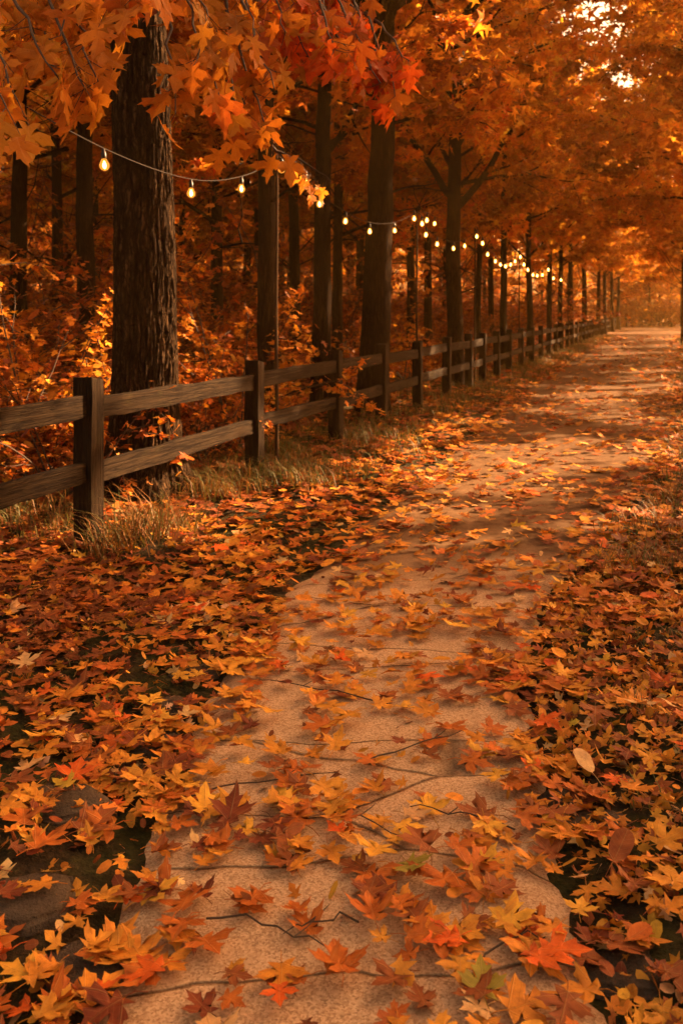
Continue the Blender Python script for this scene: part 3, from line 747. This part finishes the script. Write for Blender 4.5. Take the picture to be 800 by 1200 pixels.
for k, d in enumerate(pd):
    c = fpt(d)
    pm = rough_box(0.145, 0.145, 1.28, 10, k + 1, 0, 0.010, 0.004, (0, 0, 0))
    # slightly domed, weathered top
    for v in pm.vertices:
        if v.co.z > 0.62: v.co.z -= 0.012 + 0.012 * math.sin(k) * v.co.x / 0.07
    link('post', pm, M['wood_z'], fence, c - fo + Vector((0, 0, 0.478 + 0.012 * math.sin(k * 2.1))), (0.012 * math.sin(k * 3.3), 0.012 * math.cos(k * 1.7), FDIR))
    if k + 1 < len(pd):
        e = fpt(pd[k + 1]); L = (e - c).length; mid = (c + e) / 2 - fo
        for z, h in ((0.915, 0.145), (0.495, 0.135)):
            rm = rough_box(L - 0.05, 0.062, h, 14, k * 2 + z, 0, 0.010, 0.006)
            link('rail', rm, M['wood_x'], fence, mid + Vector((0, 0, z + 0.01 * math.sin(k * 4 + z))), (0, 0.006 * math.sin(k * 2.7 + z * 5), FDIR))

# ------------------------------------------------------------------ string lights on thin poles
def bulb_parts():
    g = Acc()
    prof = [(0.0, 0.003), (-0.008, 0.018), (-0.025, 0.026), (-0.048, 0.037), (-0.070, 0.035), (-0.088, 0.022), (-0.096, 0.003)]
    tube(g, [(0, 0, z) for z, r in prof], [r for z, r in prof], 14)
    c = Acc(); pr = [(-0.022, 0.003), (-0.035, 0.008), (-0.055, 0.014), (-0.070, 0.011), (-0.080, 0.003)]
    tube(c, [(0, 0, z) for z, r in pr], [r for z, r in pr], 10)
    s = Acc(); pr = [(0.072, 0.004), (0.066, 0.012), (0.04, 0.016), (0.035, 0.019), (0.0, 0.020), (-0.006, 0.018), (-0.008, 0.004)]
    tube(s, [(0, 0, z) for z, r in pr], [r for z, r in pr], 12)
    return g.mesh('bulb'), c.mesh('filament'), s.mesh('socket')
BG, BF, BS = bulb_parts()
for me, mt in ((BG, M['bulb_glass']), (BF, M['glow']), (BS, M['socket'])): me.materials.append(mt)
def strand(start, bulbs, end, label, sc=1.0):
    """start/end: (px, py, d) of the cable ends; bulbs: (px, py) glow centres on the fence line"""
    pts = [P(*start)] if start else []
    top = []
    for b in bulbs:
        d = b[2] if len(b) > 2 else fence_d(b[0])
        p = P(b[0], b[1], d); top.append(p + Vector((0, 0, 0.05 * sc)))   # joint of glass and socket
        pts.append(p + Vector((0, 0, 0.12 * sc)))
    pts.append(P(*end))
    root = empty('string_lights', pts[0]); tag(root, label, 'string lights', 'string lights along the fence')
    a = []
    n = len(pts)
    for i in range(n - 1):
        p0, p1, p2, p3 = pts[max(0, i - 1)], pts[i], pts[i + 1], pts[min(n - 1, i + 2)]
        for t in np.linspace(0, 1, 8, endpoint=False):
            a.append(0.5 * ((2 * p1) + (-p0 + p2) * t + (2 * p0 - 5 * p1 + 4 * p2 - p3) * t * t + (-p0 + 3 * p1 - 3 * p2 + p3) * t ** 3) - pts[0])
    a.append(pts[-1] - pts[0])
    w = Acc(); tube(w, np.array(a), np.full(len(a), 0.0042), 6)
    link('cable', w.mesh('cable'), M['cable'], root)
    for p in top:
        b = link('bulb', BG, None, root, p - pts[0], (random.uniform(-.08, .08), random.uniform(-.08, .08), 0)); b.scale = (sc,) * 3
        link('filament', BF, None, b); link('socket', BS, None, b)
    return root
poles = [(324, 186), (488, 247), (556, 270), (608, 296), (641, 312), (665, 321)]
strand((-160, 20, 4.45), [(-70, 92), (122, 193), (224, 226), (283, 221)], (324, 188, fence_d(324)), 'nearest light string, hanging in front of the big trunk with its amber bulbs', 0.92)
strand((324, 188, fence_d(324)), [(330, 198, 9.3), (345, 202), (358, 213), (374, 239), (405, 259), (433, 271), (462, 270)], (488, 249, fence_d(488)), 'second light string, dipping past the thick leaning tree between two poles', 0.95)
strand((488, 249, fence_d(488)), [(485, 256, 14.6), (494, 262), (499, 275), (512, 286), (531, 291), (544, 288)], (556, 272, fence_d(556)), 'third light string, between the second and third poles beside the forking tree', 1.05)
strand((556, 272, fence_d(556)), [(558, 277), (565, 285), (571, 298), (580, 306), (586, 310), (592, 312), (598, 310), (603, 306)], (608, 297, fence_d(608)), 'fourth light string, a deep U of small close bulbs', 1.2)
strand((608, 297, fence_d(608)), [(609, 301), (613.5, 310), (618, 316), (624, 322), (629, 323), (635, 322)], (641, 312, fence_d(641)), 'fifth light string, a small U of bulbs far along the fence', 1.35)
strand((641, 312, fence_d(641)), [(642, 316), (648, 326), (657, 328)], (665, 321, fence_d(665)), 'farthest light string, three tiny bulbs above the fence', 1.5)
strand((488, 249, 14.6), [(500, 258, 16), (509, 262, 18)], (519, 258, 19.0), 'short light string of two bulbs running from the second pole to the forking tree', 1.1)
for (px, py), lb in zip(poles, ['nearest thin wooden light pole behind the second and third fence posts', 'thin wooden light pole left of the forking tree', 'thin light pole right of the forking tree', 'thin light pole at the right end of the deep light dip',
                              'small far light pole behind the fence', 'farthest light pole behind the fence']):
    d = fence_d(px); h = P(px, py, d).z; b = P(px, HZ, d); b.z = 0
    root = empty('light_pole', b); tag(root, lb, 'pole')
    s = Acc(); tube(s, [(0.004 * math.sin(z * 3), 0.004 * math.cos(z * 2), z) for z in np.linspace(-0.05, h + 0.04, 14)], np.linspace(0.020, 0.015, 14), 10)
    link('shaft', s.mesh('shaft'), M['pole'], root)
    s = Acc(); hk = [(0.0, 0, h + 0.03), (0.0, 0, h + 0.07), (0.03, 0, h + 0.085), (0.055, 0, h + 0.05), (0.05, 0, h + 0.02)]
    tube(s, hk, [0.005] * 5, 6); link('hook', s.mesh('hook'), M['socket'], root)

# ------------------------------------------------------------------ edging stones, twigs
def stone(px, py, w, l, rz, label, seed):
    x, y = G(px, py); z = max(float(hgt(x, y)), 0.0) - 0.012; w *= 0.85; l *= 0.85
    rs = np.random.default_rng(seed); bm = bmesh.new()
    k = 9; ring = []
    for i in range(k):
        a = 2 * math.pi * i / k; rr = rs.uniform(0.86, 1.1)
        e = 1 / max(abs(math.cos(a)) ** 0.7 + abs(math.sin(a)) ** 0.7, 0.9)
        ring.append(bm.verts.new((math.cos(a) * w * 0.72 * rr, math.sin(a) * l * 0.72 * rr, -0.05)))
    f = bm.faces.new(ring); ex = bmesh.ops.extrude_face_region(bm, geom=[f])
    for v in [g for g in ex['geom'] if isinstance(g, bmesh.types.BMVert)]: v.co.z = 0.028 + rs.uniform(-0.004, 0.006)
    bmesh.ops.recalc_face_normals(bm, faces=bm.faces[:])
    bmesh.ops.bevel(bm, geom=[e for e in bm.edges if all(v.co.z > 0 for v in e.verts)], offset=0.014, segments=3, affect='EDGES')
    bmesh.ops.triangulate(bm, faces=bm.faces[:]); bmesh.ops.subdivide_edges(bm, edges=bm.edges[:], cuts=2, use_grid_fill=True)
    for v in bm.verts:
        v.co.z += 0.008 * mnoise.noise(v.co * 16 + Vector((seed, 0, 0))); v.co.x += 0.008 * mnoise.noise(v.co * 12 + Vector((0, seed, 0)))
    me = bpy.data.meshes.new('edging_stone'); bm.to_mesh(me); bm.free()
    for p in me.polygons: p.use_smooth = True
    tag(link('edging_stone', me, M['stone'], None, (x, y, z), (0, 0, rz)), label, 'stone', 'flat stones edging the paving')
SL = [(118, 905, .26, .17, .2, 'broad grey-brown edging stone in the middle of the left paving edge'), (75, 958, .26, .18, -.1, 'dull flat stone below the broad one near the left picture edge'),
      (178, 872, .2, .14, .4, 'small flat stone touching the sandy slabs on the left'), (228, 790, .22, .15, .3, 'farthest grey edging stone on the left, at the narrowing of the slabs'),
      (200, 828, .2, .13, -.2, 'rounded grey edging stone just before the farthest one on the left'), (25, 1075, .24, .2, .2, 'earth-stained flat stone low at the left picture edge'),
      (95, 1140, .2, .2, .5, 'brown flat stone at the lower left corner beside the slabs'), (622, 797, .17, .12, .1, 'small pale stone at the far right paving edge'),
      (690, 968, .24, .14, -.1, 'broad grey stone in the leaf crumbs right of the slabs'), (665, 938, .18, .12, .3, 'narrow grey stone tucked between the slab corner and leaf litter on the right'),
      (735, 1140, .22, .16, .2, 'brown flat stone low at the right edge of the slabs')]
for k, (px, py, w, l, rz, lb) in enumerate(SL): stone(px, py, w, l, rz, lb, 600 + k)
TW = [((205, 950), (395, 918), 'long dark twig lying across the left half of the slabs'), ((452, 835), (300, 808), 'thin dark twig on the slabs halfway up the paving'), ((245, 1090), (405, 1140), 'dark twig slanting down across the lower left slabs'),
      ((425, 905), (560, 870), 'thin twig across the slabs right of centre'), ((420, 1095), (335, 1110), 'short twig in the lower centre of the slabs'), ((600, 985), (480, 960), 'dark twig near the right slab corner'),
      ((330, 950), (480, 1000), 'curved twig in the very middle of the slabs'), ((560, 1140), (640, 1120), 'short straight twig near the lower right slab edge')]
for k, (a, b, lb) in enumerate(TW):
    A = Vector((*G(*a), 0.03)); B = Vector((*G(*b), 0.035)); rs = np.random.default_rng(700 + k)
    root = empty('twig', A); tag(root, lb, 'twig')
    n = 9; pts = [(B - A) * t + Vector((rs.normal(0, .006), rs.normal(0, .010) + 0.03 * math.sin(t * 3.1), rs.uniform(0, .01))) for t in np.linspace(0, 1, n)]
    s = Acc(); tube(s, np.array([tuple(p) for p in pts]), np.linspace(0.0030, 0.0013, n), 6)
    link('stem', s.mesh('stem'), M['twig'], root)
    s = Acc(); q = pts[5]; tube(s, np.array([tuple(q), tuple(q + Vector((0.03, 0.03, 0.004))), tuple(q + Vector((0.05, 0.07, 0.0)))]), [0.0022, 0.0018, 0.001], 5)
    link('side_shoot', s.mesh('side_shoot'), M['twig'], root)

# ------------------------------------------------------------------ fallen leaves
def scatter(n_try, ylo, yhi, xlo, xhi, dens):
    """rejection sampling of a density (per m2, relative to dmax) over a rectangle"""
    x = rng.uniform(xlo, xhi, n_try); y = rng.uniform(ylo, yhi, n_try)
    return x[(k := rng.uniform(0, 1, n_try) < dens(x, y))], y[k]
def cluster(x, y, s, seed): return np.array([nz(a * s, b * s, seed) for a, b in zip(x, y)])
def cover(x, y):
    l, r = path_edges(y)
    t = (x - l) / (r - l); inside = (t > 0) & (t < 1)
    edge = np.minimum(t, 1 - t) * (r - l)
    c = cluster(x, y, 2.2, 4.0); c2 = cluster(x, y, 0.9, 8.0)
    base = np.interp(y, [1.5, 2.6, 3.4, 4.2, 5.2, 7, 12, 30], [0.42, 0.36, 0.32, 0.25, 0.23, 0.23, 0.19, 0.12])
    p_in = base * (1 + 1.6 * c) * np.where(edge < 0.14, np.where(y < 3.3, 1.5, 1.9), 1.0) + np.where((edge < 0.30) & (y > 3.3), 0.10, 0) + np.where((edge < 0.4) & (y > 4.0), 0.08, 0)
    p_out = np.where(y < 4.6, np.where((x > r) & (x < r + 0.9) & (y > 2.2), 0.26, 0.50), np.where(y < 14, 0.8, 0.6)) * (1 + 1.1 * c + 0.6 * c2)
    return np.clip(np.where(inside, p_in, p_out), 0, 1)
GP = {'orange': 5, 'deep orange': 4.5, 'rust brown': 2.8, 'dark red brown': 1.3, 'golden yellow': 0.9, 'amber': 3, 'bright red orange': 0.8, 'pale tan': 0.5}
# near field
x, y = scatter(int(410 * 3.6 * 6.4), 1.4, 5.0, -3.2, 3.2, cover)
n = len(x)
size = np.clip(rng.normal(0.085, 0.019, n), 0.04, 0.125)
col, ci, ck = palette(n, GP, 0.13)
shaded = (x < path_edges(y)[0] - 0.5) & (y > 3.3) & (rng.random(n) < 0.75)  # verge leaves toward the fence: shade put into darker leaf colours
colo, cio, _ = palette(n, {'rust brown': 4, 'dark red brown': 4, 'deep orange': 2}, 0.15); col[shaded] = colo[shaded] * 0.85
ci[shaded] = np.array([ck.index(k_) for k_ in ['rust brown', 'dark red brown', 'deep orange']])[cio[shaded]]
z = np.maximum(hgt(x, y), 0.008) + rng.uniform(0.003, 0.032, n) + 0.012
yaw = rng.uniform(0, 6.28, n); pit = rng.normal(0, 0.12, n); rol = rng.normal(0, 0.13, n)
l, r = path_edges(y)
inframe = (np.abs(x / y) < 0.37) & (CAMH / y * F_PX + HZ < 1215)
score = np.where(inframe, size / y * (0.9 + 0.2 * rng.random(n)), -1)
idx = np.argsort(-score)[:285]; rest = np.ones(n, bool); rest[idx] = False
cache = {}
def leaf_mesh(tid, cname, oval=False):
    k = (tid, cname, oval)
    if k not in cache:
        V, T, Q, luv = (T0o if oval else T0)[tid]
        cache[k] = build('maple_leaf', V, [T, Q], {'col': np.tile(PAL[cname], (len(V), 1)), 'luv': luv}, False); cache[k].materials.append(M['leaf_ground'])
    return cache[k]
def fallen(x, y, z, s, yaw, pit, rol, cname, label, tid=None, group='fallen maple leaves in the foreground', oval=False):
    tid = random.randrange(4 if oval else 12) if tid is None else tid
    o = link('oval_leaf' if oval else 'maple_leaf', leaf_mesh(tid, cname, oval), None, None, (x, y, z)); o.scale = (s, s, s)
    o.rotation_euler = (Matrix.Rotation(yaw, 3, 'Z') @ Matrix.Rotation(pit, 3, 'X') @ Matrix.Rotation(rol, 3, 'Y')).to_euler()
    tag(o, label, 'leaf', group); return o
PAL['olive green'] = (0.28, 0.20, 0.03)
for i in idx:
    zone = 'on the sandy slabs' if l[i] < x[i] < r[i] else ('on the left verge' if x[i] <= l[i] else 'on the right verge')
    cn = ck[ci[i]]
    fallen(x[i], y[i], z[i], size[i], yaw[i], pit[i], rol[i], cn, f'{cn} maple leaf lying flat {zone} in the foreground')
KEY = [(90, 932, 'bright red orange', .13, 'single bright red leaf on mossy ground left of the paving'), (52, 892, 'golden yellow', .15, 'upright golden leaf at the left picture edge'), (395, 887, 'amber', .12, 'pale amber leaf alone on the bare slab in the centre'),
       (315, 850, 'golden yellow', .11, 'bright yellow maple leaf on the left half of the slabs'), (272, 968, 'dark red brown', .15, 'dark red leaf standing out on the left of the slabs'), (145, 822, 'amber', .14, 'large light amber leaf on the left verge'),
       (565, 1176, 'olive green', .12, 'yellow-green maple leaf at the bottom of the picture'), (750, 858, 'pale tan', .14, 'pale tan lobed leaf on the right verge'), (490, 1008, 'rust brown', .14, 'rust brown leaf standing on its tips, centre right of the slabs'),
       (485, 1038, 'olive green', .12, 'dull olive leaf under orange ones in the middle of the slabs'), (30, 800, 'pale tan', .13, 'pale leaf by the left picture edge above the mossy patch'), (655, 1000, 'orange', .14, 'orange leaf curled on the right edge of the slabs'),
       (600, 1095, 'golden yellow', .13, 'golden leaf right of centre low in the picture'), (440, 1020, 'golden yellow', .14, 'large golden leaf in the lower middle of the slabs')]
for k, (px, py, cn, s, lb) in enumerate(KEY):
    gx_, gy_ = G(px, py); fallen(gx_, gy_, 0.055 + max(0, float(hgt(gx_, gy_))), s * 0.82, random.uniform(-.6, .6) + 3.1 * (k % 2), 0.25, random.uniform(-.2, .2), cn, lb, group=None)
for k, (px, py, cn, s, lb) in enumerate([(727, 1030, 'rust brown', .105, 'large smooth oval rust leaf on the right verge'), (684, 918, 'pale tan', .10, 'small pale oval leaf upright on the right verge'), (783, 860, 'pale tan', .06, 'tiny pale oval leaf near the right picture edge')]):
    gx_, gy_ = G(px, py); fallen(gx_, gy_, 0.07 + max(0, float(hgt(gx_, gy_))), s, -0.7 + k, 0.45, 0.1, cn, lb, None, None, True)
acc = Acc()
m = rest
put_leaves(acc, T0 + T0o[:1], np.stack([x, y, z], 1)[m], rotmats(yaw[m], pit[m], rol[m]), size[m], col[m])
# mid field
for (ya, yb, xa, xb, dn, sz) in ((5.0, 9.5, -5.5, 6.0, 300, 0.096), (9.5, 18, -8, 10, 170, 0.108), (18, 34, -6, 17, 45, 0.16), (34, 60, 0, 26, 16, 0.22)):
    x2, y2 = scatter(int(dn * (yb - ya) * (xb - xa)), ya, yb, xa, xb, cover); k = len(x2)
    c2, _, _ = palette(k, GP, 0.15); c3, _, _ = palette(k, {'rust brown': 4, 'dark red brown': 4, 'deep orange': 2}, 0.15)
    shaded2 = ((x2 < path_edges(y2)[0] - 0.7) | (x2 > path_edges(y2)[1] + 0.3)) & (y2 < 14) & (rng.random(k) < 0.7); c2[shaded2] = c3[shaded2] * 0.85  # shade on the outer verges painted in as darker leaf colours
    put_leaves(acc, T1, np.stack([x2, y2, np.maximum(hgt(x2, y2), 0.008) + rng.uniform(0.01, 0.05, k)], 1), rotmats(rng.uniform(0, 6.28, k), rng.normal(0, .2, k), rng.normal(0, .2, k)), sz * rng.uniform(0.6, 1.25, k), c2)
# leaf crumbs, mostly on the right verge
def crumb(x, y):
    l, r = path_edges(y); t = np.where(x > r, 0.95, np.where(x < l, 0.35, 0.03)); c = cluster(x, y, 2.5, 12.0)
    return np.clip(t * (1 + 0.9 * c), 0, 1)
x2, y2 = scatter(34000, 1.4, 6.5, -3.0, 3.6, crumb); k = len(x2)
c2, _, _ = palette(k, {'amber': 4, 'orange': 4, 'rust brown': 3, 'golden yellow': 1, 'pale tan': 1, 'dark red brown': 1}, 0.2)
put_leaves(acc, T1[10:] + T1[:3], np.stack([x2, y2, np.maximum(hgt(x2, y2), 0.008) + rng.uniform(0.005, 0.03, k)], 1), rotmats(rng.uniform(0, 6.28, k), rng.normal(0, .5, k), rng.normal(0, .5, k)), rng.uniform(0.024, 0.058, k), c2)
tag(link('leaf_litter', acc.mesh('leaf_litter', False), M['leaf_ground']), 'carpet of orange and brown fallen leaves over the verges and path', 'leaf litter', kind='stuff')

# ------------------------------------------------------------------ grass
def grass():
    acc = Acc(); bases = []
    def tuft(cx, cy, n, rad, h): bases.append((cx, cy, n, rad, h))
    rs = np.random.default_rng(88)
    for px, py, n, rad, h in [(160, 642, 240, .24, .30), (128, 655, 100, .16, .24), (205, 625, 200, .2, .2), (318, 540, 260, .2, .25), (345, 535, 160, .2, .2), (250, 585, 240, .25, .22), (60, 625, 180, .3, .25), (10, 610, 180, .3, .25)]:
        gx_, gy_ = G(px, py); tuft(gx_, gy_, n, rad, h)
    for k in range(420):
        d = 8 + 50 * rs.random() ** 1.6; o = rs.normal(0.15, 0.55); f = fpt(d)
        l, r = path_edges(d)
        xx = min(f.x + o, float(l) - 0.1); tuft(xx, d, 34, 0.22, rs.uniform(.10, .22))
    for k in range(460):
        d = 5.5 + 50 * rs.random() ** 1.5; l, r = path_edges(d); tuft(float(r) + abs(rs.normal(0.55, 0.6)) + 0.15, d, 30, 0.2, rs.uniform(.08, .18))
    for k in range(90):
        d = rs.uniform(1.6, 4.5); s = rs.choice([-1, 1]); l, r = path_edges(d); xx = (float(l) - rs.uniform(0.25, 1.3)) if s < 0 else (float(r) + rs.uniform(0.25, 1.0)); tuft(xx, d, 18, 0.06, 0.05)
    cols = np.array([(0.12, 0.10, 0.020), (0.075, 0.08, 0.018), (0.19, 0.075, 0.016), (0.27, 0.11, 0.025), (0.12, 0.085, 0.018)])
    allp = []
    for cx, cy, n, rad, h in bases:
        bx = cx + rs.normal(0, rad * 0.6, n); by = cy + rs.normal(0, rad * 0.6, n); bz = hgt(bx, by)
        hh = h * rs.uniform(0.5, 1.3, n); az = rs.uniform(0, 6.28, n); bend = rs.uniform(0.3, 2.0, n) * hh
        w = 0.0028 + 0.00012 * cy
        dx, dy = np.cos(az), np.sin(az); sx, sy = -dy * w, dx * w
        P0 = np.stack([bx, by, bz], 1); d3 = np.stack([dx, dy, 0 * dx], 1); s3 = np.stack([sx, sy, 0 * sx], 1); up = np.array([0, 0, 1.0])
        p1 = P0 + up * (hh * 0.6)[:, None] + d3 * (bend * 0.3)[:, None]; p2 = P0 + up * (hh * 0.88)[:, None] + d3 * bend[:, None]
        V = np.stack([P0 - s3, P0 + s3, p1 - s3 * .8, p1 + s3 * .8, p2], 1)
        o = (np.arange(n) * 5)[:, None]
        c = cols[rs.choice(5, n, p=[.3, .25, .17, .1, .18] if cy > 8 else [.2, .12, .28, .22, .18])] * np.exp(rs.normal(0, .2, (n, 1)))
        acc.add(V, np.array([[2, 3, 4]]) + o, np.array([[0, 1, 3, 2]]) + o, col=np.repeat(c, 5, 0))
    tag(link('grass', acc.mesh('grass', False), M['grass']), 'dry tufts of grass along the foot of the fence and the verges', 'grass', kind='stuff')
grass()

# ------------------------------------------------------------------ golden haze
HAZE = 0.0012
if HAZE:
    bm = bmesh.new(); bmesh.ops.create_cube(bm, size=1)
    for v in bm.verts: v.co = Vector((20 + v.co.x * 380, 100 + v.co.y * 360, 10.0 + v.co.z * 24))
    me = bpy.data.meshes.new('haze'); bm.to_mesh(me); bm.free()
    mt = bpy.data.materials.new('warm_haze'); mt.use_nodes = True; t = mt.node_tree; t.nodes.clear()
    o = t.nodes.new('ShaderNodeOutputMaterial'); v = t.nodes.new('ShaderNodeVolumePrincipled')
    v.inputs['Color'].default_value = (1.0, 0.52, 0.14, 1); v.inputs['Density'].default_value = HAZE; v.inputs['Anisotropy'].default_value = 0.45
    t.links.new(v.outputs[0], o.inputs[1])
    tag(link('haze', me, mt), 'warm golden haze hanging in the air along the path', 'haze', kind='stuff')

# ------------------------------------------------------------------ labels that tell repeats apart
ORD = ['first', 'second', 'third', 'fourth', 'fifth', 'sixth', 'seventh', 'eighth', 'ninth', 'tenth', 'eleventh', 'twelfth', 'thirteenth', 'fourteenth', 'fifteenth', 'sixteenth', 'seventeenth', 'eighteenth', 'nineteenth', 'twentieth'
       ] + ['twenty-' + q for q in ('first second third fourth fifth sixth seventh eighth ninth'.split())] + ['thirtieth'] + ['thirty-' + q for q in ('first second third fourth fifth sixth seventh eighth ninth'.split())] + ['fortieth'] + ['forty-' + q for q in ('first second third fourth fifth sixth seventh eighth ninth'.split())] + ['fiftieth'] + ['fifty-' + q for q in ('first second third fourth fifth sixth seventh eighth ninth'.split())]
def top(group): return [o for o in C.objects if o.parent is None and o.get('group') == group]
def pxof(o): return o.location.x / o.location.y * F_PX + 400
GAPS = [(-900, 0, 'just outside the left edge of the picture'), (0, 100, 'left of the slim dark tree'), (100, 166, 'between the slim dark tree and the big trunk'), (166, 324, 'between the big trunk and the nearest light pole'),
        (324, 436, 'between the nearest light pole and the leaning tree'), (436, 488, 'between the leaning tree and the second light pole'), (488, 534, 'between the second light pole and the forking tree'),
        (534, 608, 'between the forking tree and the fourth light pole'), (608, 900, 'right of the fourth light pole')]
for grp, noun in (('trees deep in the woods left of the fence', 'background tree'), ('undergrowth shrubs behind the fence', 'orange shrub')):
    for a, b, txt in GAPS:
        q = sorted([o for o in top(grp) if a <= pxof(o) < b], key=pxof)
        for i, o in enumerate(q): o['label'] = (f'{ORD[min(i, 58)]} {noun} from the left, {txt}' if len(q) > 1 else f'only {noun} {txt}')
for grp, noun in (('trees on the right side of the path', 'nearest golden tree on the right side of the path'), ('shrubs right of the path', 'nearest orange shrub on the right side of the path'),
                  ('distant trees lining the fence', 'nearest of the slender distant trees lining the fence')):
    for i, o in enumerate(sorted(top(grp), key=lambda o: o.location.y)): o['label'] = (ORD[i] + ' ' if i else '') + noun
for i, o in enumerate(sorted(top('bushes closing the far end of the path'), key=pxof)): o['label'] = f'{ORD[i]} from left of the dark bushes closing the far end of the path'
for i, o in enumerate(sorted(top('trees closing the far end of the path'), key=pxof)): o['label'] = f'{ORD[i]} from left of the hazy trees closing the far end of the path'
MARK = [((px, py), nm) for (px, py), nm in [((118, 905), 'the broad left edging stone'), ((75, 958), 'the dull flat stone'), ((178, 872), 'the small left stone'), ((200, 828), 'the rounded grey stone'), ((25, 1075), 'the earth-stained stone'),
        ((95, 1140), 'the lower left stone'), ((690, 968), 'the broad right stone'), ((665, 938), 'the narrow right stone'), ((735, 1140), 'the lower right stone'), ((300, 935), 'the long dark twig'), ((325, 1115), 'the slanting twig'), ((492, 888), 'the thin upper twig'),
        ((540, 972), 'the right corner twig'), ((405, 975), 'the middle curved twig'), ((600, 1130), 'the short straight twig'), ((90, 932), 'the bright red leaf'), ((52, 892), 'the upright golden leaf'), ((315, 850), 'the bright yellow leaf'),
        ((272, 968), 'the dark red leaf'), ((565, 1176), 'the yellow-green leaf'), ((750, 858), 'the pale tan leaf'), ((655, 1000), 'the curled orange leaf'), ((440, 1020), 'the large golden leaf'), ((727, 1030), 'the oval rust leaf')]]
TIP = ['away', 'away left', 'left', 'nearer left', 'towards the viewer', 'nearer right', 'right', 'away right']
for o in top('fallen maple leaves in the foreground'):
    px = pxof(o); py = HZ + (CAMH - o.location.z) / o.location.y * F_PX
    (mx, my), nm = min(MARK, key=lambda m: (m[0][0] - px) ** 2 + ((m[0][1] - py) * 1.3) ** 2)
    dx, dy = px - mx, (py - my) * 1.3
    rel = ('right of' if dx > 0 else 'left of') if abs(dx) > abs(dy) else ('below' if dy > 0 else 'above')
    far_ = math.hypot(dx, dy); rel = ('close ' if far_ < 50 else 'well ' if far_ > 110 else '') + rel; zn = ''
    v = o.matrix_basis.to_3x3() @ Vector((0, 1, 0)); t = int(round((math.atan2(v.y, v.x) - math.pi / 2) / (math.pi / 4))) % 8
    cn = o['label'].split(' maple')[0]; sz = 'small ' if o.scale.x < 0.078 else ('large ' if o.scale.x > 0.102 else '')
    o['label'] = f'{sz}{cn} leaf {rel} {nm}, tip {TIP[t]}'
seen = {}
for o in sorted(top('fallen maple leaves in the foreground'), key=lambda o: o.location.y): seen.setdefault(o['label'], []).append(o)
for lb, q in seen.items():
    if len(q) > 1:
        for i, o in enumerate(q): o['label'] = lb + (', nearer one' if i == 0 else ', farther one' if i == len(q) - 1 else ', middle one')
